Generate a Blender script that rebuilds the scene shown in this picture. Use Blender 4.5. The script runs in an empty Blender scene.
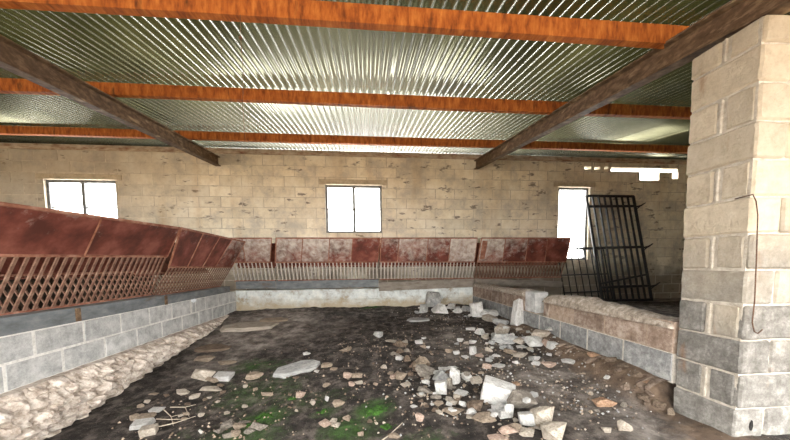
import bpy, bmesh, math, random
from mathutils import Vector, Matrix, noise
R = math.radians
S = bpy.context.scene
COL = S.collection

# ------------------------------------------------------------------ camera
cd = bpy.data.cameras.new('camera'); cam = bpy.data.objects.new('camera', cd); COL.objects.link(cam)
cd.sensor_fit = 'HORIZONTAL'; cd.sensor_width = 36.0
cd.lens = 300.0 / 790.0 * 36.0
cd.shift_y = 66.0 / 790.0
cd.clip_start = 0.02; cd.clip_end = 300
cam.matrix_world = Matrix.Translation((0, 0, 0.8)) @ Matrix.Rotation(R(-5.14), 4, 'Z') @ Matrix.Rotation(R(86.0), 4, 'X') @ Matrix.Rotation(R(-0.5), 4, 'Z')
S.camera = cam
# ------------------------------------------------------------------ sky, sun, exposure
W = bpy.data.worlds.new('sky'); S.world = W; W.use_nodes = True
bg = W.node_tree.nodes['Background']; bg.inputs[0].default_value = (1.0, 0.98, 0.94, 1)
_t = W.node_tree; _g = _t.nodes.new('ShaderNodeTexCoord'); _s = _t.nodes.new('ShaderNodeSeparateXYZ'); _r = _t.nodes.new('ShaderNodeMapRange')
_t.links.new(_g.outputs['Generated'], _s.inputs[0]); _t.links.new(_s.outputs[1], _r.inputs[0]); _t.links.new(_r.outputs[0], bg.inputs[1])
_r.interpolation_type = 'SMOOTHSTEP'; _r.inputs[1].default_value = -0.3; _r.inputs[2].default_value = 0.9; _r.inputs[3].default_value = 1.45; _r.inputs[4].default_value = 3.6  # bright haze behind the shed
sd = bpy.data.lights.new('sun', 'SUN'); sun = bpy.data.objects.new('sun', sd); COL.objects.link(sun)
sd.energy = 3.0; sd.angle = R(0.6); sd.color = (1.0, 0.93, 0.82)
sun.rotation_euler = (R(27), 0, R(-20)); sun.location = (-3, -6, 9)
S.view_settings.view_transform = 'Standard'; S.view_settings.look = 'None'
S.view_settings.exposure = 2.95; S.view_settings.gamma = 1.0; S.view_settings.use_curve_mapping = False

# ------------------------------------------------------------------ materials
def rgb(c): return (c[0], c[1], c[2], 1.0)
class NT:
    def __init__(s, name):
        s.m = bpy.data.materials.new(name); s.m.use_nodes = True
        s.t = s.m.node_tree; s.b = s.t.nodes['Principled BSDF']
        s.tc = s.n('ShaderNodeTexCoord')
    def n(s, typ, **kw):
        x = s.t.nodes.new(typ)
        for k, v in kw.items(): setattr(x, k, v)
        return x
    def l(s, a, b): s.t.links.new(a, b)
    def mapping(s, scale=(1, 1, 1), out='Object', loc=(0, 0, 0)):
        m = s.n('ShaderNodeMapping'); m.inputs['Scale'].default_value = scale; m.inputs['Location'].default_value = loc
        s.l(s.tc.outputs[out], m.inputs['Vector']); return m.outputs[0]
    def noise(s, scale, detail=5, rough=0.6, vec=None, dist=0.0):
        x = s.n('ShaderNodeTexNoise'); x.inputs['Scale'].default_value = scale; x.inputs['Detail'].default_value = detail
        x.inputs['Roughness'].default_value = rough; x.inputs['Distortion'].default_value = dist
        s.l(vec if vec is not None else s.tc.outputs['Object'], x.inputs['Vector']); return x.outputs['Fac']
    def ramp(s, fac, stops):
        r = s.n('ShaderNodeValToRGB'); e = r.color_ramp.elements
        while len(e) < len(stops): e.new(0.5)
        for el, (p, c) in zip(e, stops):
            el.position = p; el.color = rgb(c) if not isinstance(c, (int, float)) else (c, c, c, 1)
        s.l(fac, r.inputs[0]); return r.outputs[0]
    def mix(s, fac, a, b, mode='MIX'):
        x = s.n('ShaderNodeMix', data_type='RGBA', blend_type=mode)
        for v, i in ((fac, 0), (a, 6), (b, 7)):
            if hasattr(v, 'links'): s.l(v, x.inputs[i])
            elif i == 0: x.inputs[0].default_value = v
            else: x.inputs[i].default_value = rgb(v)
        return x.outputs[2]
    def math(s, op, a, b=0.0, clamp=False):
        x = s.n('ShaderNodeMath', operation=op); x.use_clamp = clamp
        for v, i in ((a, 0), (b, 1)):
            if hasattr(v, 'links'): s.l(v, x.inputs[i])
            else: x.inputs[i].default_value = v
        return x.outputs[0]
    def island(s): return s.n('ShaderNodeNewGeometry').outputs['Random Per Island']
    def bump(s, h, strength=0.4, dist=0.01):
        b = s.n('ShaderNodeBump'); b.inputs['Strength'].default_value = strength; b.inputs['Distance'].default_value = dist
        s.l(h, b.inputs['Height']); s.l(b.outputs[0], s.b.inputs['Normal'])
    def done(s, col, rough=0.9, metal=0.0, spec=0.3):
        if hasattr(col, 'links'): s.l(col, s.b.inputs['Base Color'])
        else: s.b.inputs['Base Color'].default_value = rgb(col)
        if hasattr(rough, 'links'): s.l(rough, s.b.inputs['Roughness'])
        else: s.b.inputs['Roughness'].default_value = rough
        s.b.inputs['Metallic'].default_value = metal
        s.b.inputs['Specular IOR Level'].default_value = spec
        return s.m

def speckled(name, a, b, c, scale=12, bump=0.4, bscale=60, rough=0.92, isl=0.25, bd=0.008):
    t = NT(name); n = t.noise(scale * 1.5, 8, 0.78)
    col = t.ramp(n, [(0.36, a), (0.5, b), (0.63, c)])
    if isl:
        v = t.math('ADD', t.math('MULTIPLY', t.island(), isl), 1 - isl / 2)
        g = t.n('ShaderNodeCombineColor')
        for i in range(3): t.l(v, g.inputs[i])
        col = t.mix(1.0, col, g.outputs[0], 'MULTIPLY')
    t.bump(t.noise(bscale, 5, 0.7), bump, bd)
    return t.done(col, rough)

def rear_wall_mat():
    t = NT('limewashed block')
    base = t.ramp(t.noise(1.6, 8, 0.72), [(0.38, (0.58, 0.54, 0.46)), (0.5, (0.79, 0.72, 0.57)), (0.62, (0.89, 0.84, 0.71))])
    v = t.math('ADD', t.math('MULTIPLY', t.island(), 0.16), 0.92)
    g = t.n('ShaderNodeCombineColor')
    for i in range(3): t.l(v, g.inputs[i])
    col = t.mix(1.0, base, g.outputs[0], 'MULTIPLY')
    # bare grey chips, flat and wide, where the wash has come off
    chip = t.ramp(t.noise(1.0, 4, 0.6, t.mapping((3.4, 1, 9.0))), [(0.61, 0.0), (0.68, 0.85)])
    col = t.mix(chip, col, (0.17, 0.14, 0.115))
    blot = t.ramp(t.noise(7.0, 6, 0.7), [(0.33, 0.2), (0.48, 0.0)])
    col = t.mix(blot, col, (0.30, 0.25, 0.19))
    # rusty water runs below the wall plate
    run = t.ramp(t.noise(1.0, 3, 0.5, t.mapping((2.2, 1, 0.35))), [(0.58, 0.0), (0.75, 0.4)])
    col = t.mix(run, col, (0.50, 0.33, 0.13))
    # grime, with low shade painted in, rising from the ground
    sx = t.n('ShaderNodeSeparateXYZ'); t.l(t.tc.outputs['Object'], sx.inputs[0])
    zz = t.math('ADD', sx.outputs[2], t.math('MULTIPLY', t.math('SUBTRACT', t.noise(1.6, 5), 0.5), 1.6))
    gr = t.ramp(t.math('DIVIDE', zz, 3.0), [(0.18, 0.75), (0.34, 0.0)])
    col = t.mix(gr, col, (0.15, 0.12, 0.095))
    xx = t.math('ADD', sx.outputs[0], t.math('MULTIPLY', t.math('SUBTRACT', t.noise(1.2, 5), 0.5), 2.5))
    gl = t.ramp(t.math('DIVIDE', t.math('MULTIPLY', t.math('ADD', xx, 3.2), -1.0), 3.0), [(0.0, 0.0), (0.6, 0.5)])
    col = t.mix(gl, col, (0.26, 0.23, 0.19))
    t.bump(t.noise(30, 6, 0.7), 0.5, 0.012)
    return t.done(col, 0.95)

def floor_mat():
    t = NT('dung and soil')
    at = t.n('ShaderNodeAttribute', attribute_name='ground'); sep = t.n('ShaderNodeSeparateColor'); t.l(at.outputs['Color'], sep.inputs[0])
    moss, pale, tan = sep.outputs[0], sep.outputs[1], sep.outputs[2]
    dark = t.ramp(t.noise(9, 8, 0.7), [(0.38, (0.013, 0.010, 0.008)), (0.5, (0.042, 0.033, 0.028)), (0.62, (0.14, 0.117, 0.10))])
    lite = t.ramp(t.noise(6, 8, 0.7), [(0.38, (0.085, 0.07, 0.06)), (0.5, (0.225, 0.192, 0.168)), (0.62, (0.42, 0.375, 0.335))])
    pf = t.ramp(t.math('ADD', pale, t.math('MULTIPLY', t.math('SUBTRACT', t.noise(5, 7, 0.7), 0.5), 1.0)), [(0.32, 0.0), (0.75, 1.0)])
    col = t.mix(pf, dark, lite)
    col = t.mix(t.ramp(t.math('ADD', tan, t.math('MULTIPLY', t.math('SUBTRACT', t.noise(8, 6, 0.7), 0.5), 0.8)), [(0.35, 0.0), (0.7, 1.0)]), col,
                t.ramp(t.noise(14, 6), [(0.35, (0.10, 0.065, 0.042)), (0.7, (0.24, 0.17, 0.12))]))
    crumbs = t.ramp(t.noise(70, 3, 0.6), [(0.66, 0.0), (0.70, 0.8)])
    col = t.mix(crumbs, col, (0.30, 0.25, 0.21))
    mf = t.ramp(t.math('ADD', moss, t.math('MULTIPLY', t.math('SUBTRACT', t.noise(11, 7, 0.75), 0.5), 1.1)), [(0.42, 0.0), (0.85, 0.9)])
    col = t.mix(mf, col, t.ramp(t.noise(25, 5), [(0.35, (0.018, 0.04, 0.008)), (0.7, (0.055, 0.135, 0.02))]))
    t.bump(t.noise(22, 8, 0.8), 0.9, 0.035)
    return t.done(col, t.ramp(t.noise(7, 4), [(0.35, 0.7), (0.6, 0.95)]), 0, 0.35)

def roof_mat():
    t = NT('galvanised iron')
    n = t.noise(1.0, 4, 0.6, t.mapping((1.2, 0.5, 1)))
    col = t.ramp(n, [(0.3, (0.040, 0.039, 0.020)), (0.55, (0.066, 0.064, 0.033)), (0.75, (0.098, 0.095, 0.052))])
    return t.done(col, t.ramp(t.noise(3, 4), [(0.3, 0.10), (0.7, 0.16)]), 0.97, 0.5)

def rust_mat(name, a, b, c, d=(0.03, 0.018, 0.012), sc=(1.2, 6, 6), sc2=(9, 3, 3)):
    t = NT(name)
    col = t.ramp(t.noise(3.0, 6, 0.65, t.mapping(sc)), [(0.3, a), (0.5, b), (0.72, c)])
    col = t.mix(t.ramp(t.noise(1.0, 4, 0.6, t.mapping(sc2)), [(0.60, 0.0), (0.72, 0.85)]), col, d)
    t.bump(t.noise(80, 4), 0.25, 0.004)
    return t.done(col, 0.75, 0.0, 0.3)

def sheet_mat():
    # rusted primer over white paint; the object's colour says how much is left white
    t = NT('rusty painted sheet')
    oi = t.n('ShaderNodeObjectInfo'); sep = t.n('ShaderNodeSeparateColor'); t.l(oi.outputs['Color'], sep.inputs[0])
    vec = t.mapping((1, 1, 1)); add = t.n('ShaderNodeVectorMath', operation='ADD'); t.l(vec, add.inputs[0])
    cmb = t.n('ShaderNodeCombineXYZ'); t.l(t.math('MULTIPLY', oi.outputs['Random'], 40.0), cmb.inputs[0]); t.l(cmb.outputs[0], add.inputs[1])
    n = t.noise(7.0, 10, 0.8, add.outputs[0], 0.3)
    w = t.math('ADD', sep.outputs[0], t.math('MULTIPLY', t.math('SUBTRACT', n, 0.5), 2.2))
    sx = t.n('ShaderNodeSeparateXYZ'); t.l(t.tc.outputs['Generated'], sx.inputs[0])
    w = t.math('ADD', w, t.math('MULTIPLY', t.math('SUBTRACT', sx.outputs[2], 0.5), 0.45))
    wf = t.ramp(w, [(0.25, 0.0), (0.95, 1.0)])
    red = t.ramp(t.noise(4, 5, 0.6, add.outputs[0]), [(0.36, (0.085, 0.024, 0.016)), (0.5, (0.16, 0.043, 0.030)), (0.64, (0.27, 0.095, 0.068))])
    whi = t.ramp(t.noise(14, 5, 0.6, add.outputs[0]), [(0.3, (0.40, 0.33, 0.28)), (0.6, (0.62, 0.57, 0.52))])
    col = t.mix(wf, red, whi)
    t.bump(t.noise(40, 4), 0.1, 0.003)
    return t.done(col, 0.7, 0.0, 0.35)

M = {}
M['rear'] = rear_wall_mat()
M['rear_mortar'] = speckled('rear mortar', (0.42, 0.37, 0.29), (0.58, 0.52, 0.42), (0.68, 0.62, 0.51), 8, isl=0)
M['grey_block'] = speckled('whitewashed grey block', (0.30, 0.30, 0.295), (0.44, 0.445, 0.44), (0.58, 0.58, 0.57), 6, bump=0.7, isl=0.2)
M['pale_mortar'] = speckled('pale mortar', (0.34, 0.32, 0.28), (0.46, 0.43, 0.38), (0.60, 0.56, 0.50), 20, isl=0)
def stained(name, clean, stain, dirt):
    t = NT(name)
    col = t.ramp(t.noise(3.5, 8, 0.75), [(0.36, stain), (0.49, clean[0]), (0.62, clean[1])])
    sx = t.n('ShaderNodeSeparateXYZ'); t.l(t.tc.outputs['Object'], sx.inputs[0])
    zz = t.math('ADD', sx.outputs[2], t.math('MULTIPLY', t.math('SUBTRACT', t.noise(5, 5), 0.5), 0.4))
    col = t.mix(t.ramp(t.math('MULTIPLY', zz, 2.5), [(0.1, 0.8), (0.55, 0.0)]), col, dirt)
    t.bump(t.noise(45, 5, 0.7), 0.5, 0.01)
    return t.done(col, 0.93)
M['back_block'] = stained('stained whitewashed block', ((0.56, 0.60, 0.60), (0.74, 0.76, 0.73)), (0.30, 0.24, 0.165), (0.36, 0.28, 0.17))
M['blue_block'] = speckled('blue grey block', (0.13, 0.13, 0.128), (0.22, 0.223, 0.225), (0.36, 0.36, 0.35), 9, bump=0.8, isl=0.25)
M['brown_block'] = speckled('dung stained block', (0.15, 0.105, 0.08), (0.25, 0.185, 0.145), (0.42, 0.345, 0.29), 6, bump=0.8, isl=0.3)
M['brown_mortar'] = speckled('brown mortar', (0.24, 0.17, 0.125), (0.34, 0.26, 0.20), (0.44, 0.36, 0.30), 14, isl=0)
M['cap'] = speckled('crumbling mortar cap', (0.18, 0.145, 0.115), (0.34, 0.29, 0.24), (0.54, 0.48, 0.42), 16, bump=0.6, isl=0)
M['bank'] = speckled('rubble bank', (0.07, 0.048, 0.034), (0.17, 0.125, 0.095), (0.33, 0.265, 0.215), 8, bump=0.8, isl=0)
M['white_mortar'] = speckled('white mortar', (0.50, 0.49, 0.46), (0.66, 0.65, 0.62), (0.76, 0.75, 0.72), 20, isl=0)
M['dark_block'] = speckled('shade dark block', (0.025, 0.019, 0.014), (0.05, 0.039, 0.03), (0.09, 0.072, 0.057), 8, isl=0.3)  # near-black colour puts in the shade seen through the left rack bars
M['footing'] = speckled('stone footing', (0.25, 0.195, 0.15), (0.50, 0.43, 0.37), (0.72, 0.655, 0.59), 9, bump=0.6, isl=0)
def pillar_mat():
    t = NT('limewashed pillar block')
    sx = t.n('ShaderNodeSeparateXYZ'); t.l(t.tc.outputs['Object'], sx.inputs[0])
    zz = t.math('ADD', sx.outputs[2], t.math('MULTIPLY', t.math('SUBTRACT', t.noise(2.5, 5), 0.5), 0.7))
    cream = t.ramp(t.noise(9, 8, 0.78), [(0.34, (0.45, 0.385, 0.29)), (0.5, (0.57, 0.495, 0.385)), (0.66, (0.63, 0.56, 0.455))])
    grey = t.ramp(t.noise(15, 8, 0.8), [(0.36, (0.16, 0.15, 0.135)), (0.5, (0.26, 0.248, 0.228)), (0.64, (0.42, 0.40, 0.37))])
    v = t.math('ADD', zz, t.math('MULTIPLY', t.math('SUBTRACT', t.island(), 0.5), 0.45))
    col = t.mix(t.ramp(t.math('DIVIDE', v, 2.0), [(0.16, 0.0), (0.48, 1.0)]), grey, cream)
    g = t.n('ShaderNodeCombineColor'); q = t.math('ADD', t.math('MULTIPLY', t.island(), 0.24), 0.86)
    for i in range(3): t.l(q, g.inputs[i])
    col = t.mix(1.0, col, g.outputs[0], 'MULTIPLY')
    rs = t.ramp(t.noise(1.0, 4, 0.6, t.mapping((7, 7, 2))), [(0.64, 0.0), (0.74, 0.55)])
    col = t.mix(rs, col, (0.30, 0.15, 0.07))
    t.bump(t.noise(38, 8, 0.8), 0.9, 0.02)
    return t.done(col, 0.95)
M['pillar'] = pillar_mat()
M['pillar_mortar'] = speckled('pillar mortar', (0.32, 0.285, 0.235), (0.44, 0.40, 0.34), (0.54, 0.50, 0.44), 14, isl=0)
M['floor'] = floor_mat()
M['outside'] = speckled('dry earth', (0.16, 0.12, 0.08), (0.24, 0.18, 0.12), (0.30, 0.24, 0.17), 1.5, isl=0)
M['roof'] = roof_mat()
M['purlin'] = rust_mat('orange rusted steel', (0.15, 0.040, 0.013), (0.40, 0.120, 0.026), (0.60, 0.235, 0.06), (0.06, 0.022, 0.012), (9, 2, 2.5), (10, 2, 3))
M['plate'] = rust_mat('flaking wall plate', (0.22, 0.07, 0.035), (0.52, 0.42, 0.30), (0.74, 0.66, 0.52), (0.26, 0.075, 0.035), (1.6, 2.5, 5), (3, 3, 4))
M['rafter'] = rust_mat('brown weathered steel', (0.06, 0.036, 0.021), (0.13, 0.082, 0.048), (0.27, 0.18, 0.108), (0.42, 0.31, 0.19), (6, 4, 9), (5, 3, 14))
M['channel'] = rust_mat('grey painted channel', (0.10, 0.11, 0.115), (0.16, 0.175, 0.185), (0.25, 0.26, 0.255), (0.13, 0.09, 0.06), (2, 2, 5), (2, 2, 5))
M['brown_channel'] = rust_mat('dull brown channel', (0.15, 0.125, 0.10), (0.22, 0.19, 0.16), (0.29, 0.26, 0.22), (0.11, 0.075, 0.05), (2, 2, 5), (2, 2, 5))
M['bar'] = rust_mat('rusty bar', (0.12, 0.058, 0.040), (0.21, 0.12, 0.085), (0.33, 0.22, 0.165), (0.07, 0.03, 0.02), (6, 6, 6), (7, 7, 7))
M['pale_bar'] = rust_mat('dusty bar', (0.33, 0.30, 0.27), (0.50, 0.46, 0.42), (0.62, 0.58, 0.53), (0.16, 0.09, 0.06), (6, 6, 6), (7, 7, 7))
M['rail'] = rust_mat('rusty rail', (0.17, 0.06, 0.035), (0.30, 0.13, 0.085), (0.46, 0.28, 0.21), (0.10, 0.03, 0.02), (3, 3, 3), (5, 5, 5))
M['sheet'] = sheet_mat()
M['gate'] = speckled('black steel', (0.010, 0.010, 0.011), (0.018, 0.018, 0.020), (0.035, 0.032, 0.032), 9, bump=0.1, rough=0.5, isl=0)
M['frame'] = speckled('grey window steel', (0.10, 0.105, 0.11), (0.16, 0.165, 0.17), (0.22, 0.225, 0.23), 10, bump=0.1, rough=0.7, isl=0)
M['lintel'] = speckled('concrete lintel', (0.40, 0.34, 0.25), (0.52, 0.45, 0.33), (0.60, 0.53, 0.40), 5, isl=0)
M['wire'] = speckled('rusty wire', (0.06, 0.035, 0.025), (0.10, 0.055, 0.035), (0.15, 0.09, 0.06), 30, bump=0.1, isl=0)
M['twig'] = speckled('dry twig', (0.28, 0.23, 0.17), (0.40, 0.34, 0.27), (0.50, 0.44, 0.36), 30, isl=0)
M['plastic'] = speckled('white plastic', (0.60, 0.64, 0.68), (0.72, 0.76, 0.80), (0.8, 0.82, 0.85), 20, bump=0.2, rough=0.5, isl=0)
M['moss'] = speckled('bright moss', (0.016, 0.045, 0.006), (0.034, 0.095, 0.012), (0.06, 0.155, 0.02), 40, bump=0.8, bscale=120, isl=0)
M['hole'] = speckled('dark hollow', (0.010, 0.009, 0.008), (0.015, 0.013, 0.012), (0.02, 0.018, 0.015), 20, isl=0)
TONES = dict(tan=((0.20, 0.15, 0.11), (0.33, 0.26, 0.195), (0.44, 0.36, 0.28)), pale=((0.32, 0.27, 0.21), (0.47, 0.41, 0.34), (0.60, 0.54, 0.46)),
             white=((0.44, 0.42, 0.39), (0.62, 0.61, 0.59), (0.74, 0.73, 0.71)), brown=((0.095, 0.065, 0.045), (0.17, 0.125, 0.09), (0.27, 0.20, 0.15)),
             grey=((0.16, 0.14, 0.115), (0.25, 0.22, 0.185), (0.36, 0.32, 0.28)), slab=((0.26, 0.265, 0.26), (0.40, 0.40, 0.39), (0.55, 0.54, 0.52)),
             pink=((0.33, 0.23, 0.18), (0.48, 0.35, 0.28), (0.62, 0.50, 0.42)), orange=((0.30, 0.17, 0.10), (0.44, 0.27, 0.17), (0.52, 0.38, 0.27)),
             moss=((0.16, 0.13, 0.08), (0.22, 0.19, 0.11), (0.12, 0.16, 0.06)))
for k, v in TONES.items(): M['stone_' + k] = speckled(k + ' stone', *v, scale=3.5, bump=0.8, bscale=7, isl=0, bd=0.05)

def glass_mat():
    t = NT('dusty glass'); tr = t.n('ShaderNodeBsdfTransparent'); gl = t.n('ShaderNodeBsdfGlossy'); gl.inputs['Roughness'].default_value = 0.1
    fr = t.math('ADD', t.math('MULTIPLY', t.ramp(t.noise(3, 5), [(0.4, 0.0), (0.8, 1.0)]), 0.05), 0.03)
    mx = t.n('ShaderNodeMixShader'); t.l(fr, mx.inputs[0]); t.l(tr.outputs[0], mx.inputs[1]); t.l(gl.outputs[0], mx.inputs[2])
    t.l(mx.outputs[0], t.t.nodes['Material Output'].inputs[0]); return t.m
M['glass'] = glass_mat()

# ------------------------------------------------------------------ helpers
def obj(name, bm, mats, parent=None, smooth=False):
    me = bpy.data.meshes.new(name)
    bmesh.ops.recalc_face_normals(bm, faces=bm.faces[:]); bm.to_mesh(me); bm.free()
    for m in (mats if isinstance(mats, (list, tuple)) else [mats]): me.materials.append(m)
    if smooth:
        for p in me.polygons: p.use_smooth = True
    o = bpy.data.objects.new(name, me); COL.objects.link(o)
    if parent: o.parent = parent
    return o
def tag(o, label, cat, group=None):
    o['label'] = label; o['category'] = cat
    if group: o['group'] = group
    return o
def struct(o): o['kind'] = 'structure'; return o
def empty(name, loc, rz=0, label=None, cat=None, group=None):
    o = bpy.data.objects.new(name, None); COL.objects.link(o); o.location = loc; o.rotation_euler = (0, 0, rz); o.empty_display_size = 0.1
    if label: tag(o, label, cat, group)
    return o
def box(bm, x0, x1, y0, y1, z0, z1, bev=0.0, mi=0):
    vs = [bm.verts.new((x, y, z)) for x in (x0, x1) for y in (y0, y1) for z in (z0, z1)]
    fs = [bm.faces.new([vs[i] for i in q]) for q in ((0, 1, 3, 2), (4, 6, 7, 5), (0, 4, 5, 1), (2, 3, 7, 6), (0, 2, 6, 4), (1, 5, 7, 3))]
    for f in fs: f.material_index = mi
    if bev:
        es = list({e for f in fs for e in f.edges})
        r = bmesh.ops.bevel(bm, geom=es, offset=bev, segments=1, affect='EDGES')
        for f in r['faces']: f.material_index = mi
    return vs
def tube(bm, pts, r, n=8):
    pts = [Vector(p) for p in pts]; rings = []
    for i, p in enumerate(pts):
        d = (pts[min(i + 1, len(pts) - 1)] - pts[max(i - 1, 0)]).normalized()
        u = d.cross(Vector((0, 0, 1)) if abs(d.z) < 0.9 else Vector((1, 0, 0))).normalized(); v = d.cross(u)
        rr = r[i] if isinstance(r, (list, tuple)) else r
        rings.append([bm.verts.new(p + (u * math.cos(a) + v * math.sin(a)) * rr) for a in [2 * math.pi * k / n for k in range(n)]])
    for a, b in zip(rings, rings[1:]):
        for k in range(n): bm.faces.new((a[k], a[(k + 1) % n], b[(k + 1) % n], b[k]))
    bm.faces.new(rings[0][::-1]); bm.faces.new(rings[-1])
def profile(bm, prof, p0, p1, side, up, closed=True):
    """Sweep a 2D profile (side, up) from p0 to p1."""
    p0, p1, side, up = map(Vector, (p0, p1, side, up))
    a = [bm.verts.new(p0 + side * s + up * t) for s, t in prof]; b = [bm.verts.new(p1 + side * s + up * t) for s, t in prof]
    n = len(prof)
    for k in range(n): bm.faces.new((a[k], a[(k + 1) % n], b[(k + 1) % n], b[k]))
    bm.faces.new(a[::-1]); bm.faces.new(b)
def sub(rect, hole):
    a0, a1, b0, b1 = rect; h0, h1, g0, g1 = hole
    if h1 <= a0 or h0 >= a1 or g1 <= b0 or g0 >= b1: return [rect]
    out = []
    if h0 > a0: out.append((a0, h0, b0, b1))
    if h1 < a1: out.append((h1, a1, b0, b1))
    m0, m1 = max(a0, h0), min(a1, h1)
    if g0 > b0: out.append((m0, m1, b0, g0))
    if g1 < b1: out.append((m0, m1, g1, b1))
    return out
def subs(rects, holes):
    for h in holes: rects = [q for r in rects for q in sub(r, h)]
    return rects
def blocks(u0, u1, courses, L, holes=(), rng=None, shift=0.0):
    """Running-bond block rectangles (u0,u1,z0,z1)."""
    out = []
    for i, (z0, z1) in enumerate(courses):
        u = u0 - (L / 2 if i % 2 else 0) - shift
        while u < u1:
            a, b = max(u, u0), min(u + L, u1)
            if b - a > 0.04:
                out += [q for q in subs([(a, b, z0, z1)], holes) if q[1] - q[0] > 0.035 and q[3] - q[2] > 0.035]
            u += L
    return out
def block_wall(name, axis, face, thick, u0, u1, courses, L, mat, mortar, holes=(), seed=1, gap=0.012, rec=0.006, bev=0.006, jit=0.003, shift=0.0, mats=None):
    """axis 'x': runs along X with its visible face at y=face (facing -Y); 'y+': runs along Y, face at x=face facing +X; 'y-': facing -X."""
    rng = random.Random(seed); bm = bmesh.new()
    def put(a0, a1, d0, d1, z0, z1, bv, mi):
        if axis == 'x': box(bm, a0, a1, face + d0, face + d1, z0, z1, bv, mi)
        elif axis == 'y+': box(bm, face - d1, face - d0, a0, a1, z0, z1, bv, mi)
        else: box(bm, face + d0, face + d1, a0, a1, z0, z1, bv, mi)
    for a0, a1, z0, z1 in blocks(u0, u1, courses, L, holes, rng, shift):
        j = rng.uniform(-jit, jit); g = gap / 2
        mi = 0 if not mats else mats(a0, a1, z0)
        put(a0 + g, a1 - g, j, thick + j, z0 + g * .8, z1 - g * .8, bev, mi)
    for a0, a1, z0, z1 in subs([(u0, u1, courses[0][0], courses[-1][1])], holes):
        put(a0, a1, rec, thick - rec, z0, z1, 0, 1)
    return struct(obj(name, bm, [mat, mortar] if not isinstance(mat, list) else [mat[0], mortar] + mat[1:]))

# ------------------------------------------------------------------ ground shape
def lerp(xs, ys, v):
    if v <= xs[0]: return ys[0]
    for i in range(len(xs) - 1):
        if v <= xs[i + 1]: return ys[i] + (ys[i + 1] - ys[i]) * (v - xs[i]) / (xs[i + 1] - xs[i])
    return ys[-1]
def base_z(x, y):
    zl = lerp([1.5, 2.5, 2.9, 3.5, 4.9, 5.6], [-.50, -.43, -.38, -.30, -.10, 0], y)
    zr = lerp([1.4, 1.8, 3, 4.5, 5.6], [-.2, -.19, -.14, -.05, .02], y)
    t = min(1, max(0, (x + 2.4) / 4.4)); t = t * t * (3 - 2 * t)
    s = min(1, max(0, (y - 1.78) / .18)); s = s * s * (3 - 2 * s)
    return zl * (1 - t) + zr * t + (-.005 - zr) * s * math.exp(-(max(0, 2.04 - x) / .17) ** 2)
def fbm(x, y, s, o=3):
    return sum(noise.noise(Vector((x * s * 2 ** k, y * s * 2 ** k, 3.7 * k))) / 2 ** k for k in range(o))
def ground(x, y):
    if y > 5.8 or (y > 0.8 and x < -2.5) or (y > 1.62 and x > 2.25): return -0.02 + 0.015 * fbm(x, y, 1.5)
    return base_z(x, y) + 0.022 * fbm(x, y, 2.2) + 0.012 * fbm(x, y, 9, 3)

# ------------------------------------------------------------------ structure
def axis_pts(a, b, step, dense0, dense1, dstep):
    v = []; x = a
    while x < b - 1e-6: v.append(x); x += dstep if dense0 <= x < dense1 else step
    return v + [b]
def make_floor():
    xs = axis_pts(-9.2, 9.2, .35, -2.61, 2.28, .03); ys = axis_pts(-1.4, 6.5, .3, 1.15, 5.8, .03)
    bm = bmesh.new(); g = [[bm.verts.new((x, y, ground(x, y))) for x in xs] for y in ys]
    for j in range(len(ys) - 1):
        for i in range(len(xs) - 1): bm.faces.new((g[j][i], g[j][i + 1], g[j + 1][i + 1], g[j + 1][i]))
    o = struct(obj('floor', bm, M['floor'], smooth=True))
    at = o.data.color_attributes.new('ground', 'FLOAT_COLOR', 'POINT')
    def el(x, y, l): return max([a * math.exp(-(((x - cx) / rx) ** 2 + ((y - cy) / ry) ** 2)) for cx, cy, rx, ry, a in l] + [0])
    moss = [(-.8, 2.31, .28, .2, .95), (.02, 2.2, .22, .2, .95), (-.35, 2.28, .2, .12, .7), (-.67, 2.55, .35, .15, .6), (-1.27, 3.35, .35, .25, .75), (-1.0, 2.75, .75, .55, .62), (-.9, 2.05, .5, .35, .75), (-.15, 2.02, .32, .25, .85), (-.5, 2.5, .6, .35, .55), (-1.15, 3.3, .5, .3, .65), (-.35, 1.75, .5, .25, .7), (.05, 5.55, .35, .1, .8), (-2.05, 2.75, .2, .4, .45), (.35, 1.75, .3, .2, .6), (-1.3, 2.2, .4, .3, .45)]
    pale = [(-1.6, 4.7, .9, 1.1, 1.1), (-.6, 4.6, .7, .6, .6), (-1.7, 3.4, .5, .45, .7), (1.1, 3.4, .7, 1.3, .55), (1.5, 2.2, .6, .9, .7), (1.7, 1.7, .4, .4, .7), (1.2, 4.9, .8, .8, .45), (-.9, 4.2, .6, .8, .5), (-.7, 1.6, .3, .2, .6), (-1.2, 1.7, .3, .3, .3)]
    tan = [(2.0, 2.4, .22, 1.0, 1.0), (1.95, 3.6, .16, .6, .7), (-1.8, 5.0, .5, .5, .35), (1.95, 1.45, .3, .3, .8)]
    for i, v in enumerate(o.data.vertices):
        x, y = v.co.x, v.co.y
        at.data[i].color = (el(x, y, moss), max(el(x, y, pale), 0.9 if y > 5.8 else 0), el(x, y, tan), 1)
make_floor()
bm = bmesh.new(); n = 24
vs = [[bm.verts.new((-30 + 60 * i / n, -30 + 28.6 * j / n, -0.35 + 0.06 * fbm(i, j, .3) * (j < n))) for i in range(n + 1)] for j in range(n + 1)]
for j in range(n):
    for i in range(n): bm.faces.new((vs[j][i], vs[j][i + 1], vs[j + 1][i + 1], vs[j + 1][i]))
for v in vs[n]: v.co.z = -0.42
struct(obj('ground_outside', bm, M['outside'], smooth=True))

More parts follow.
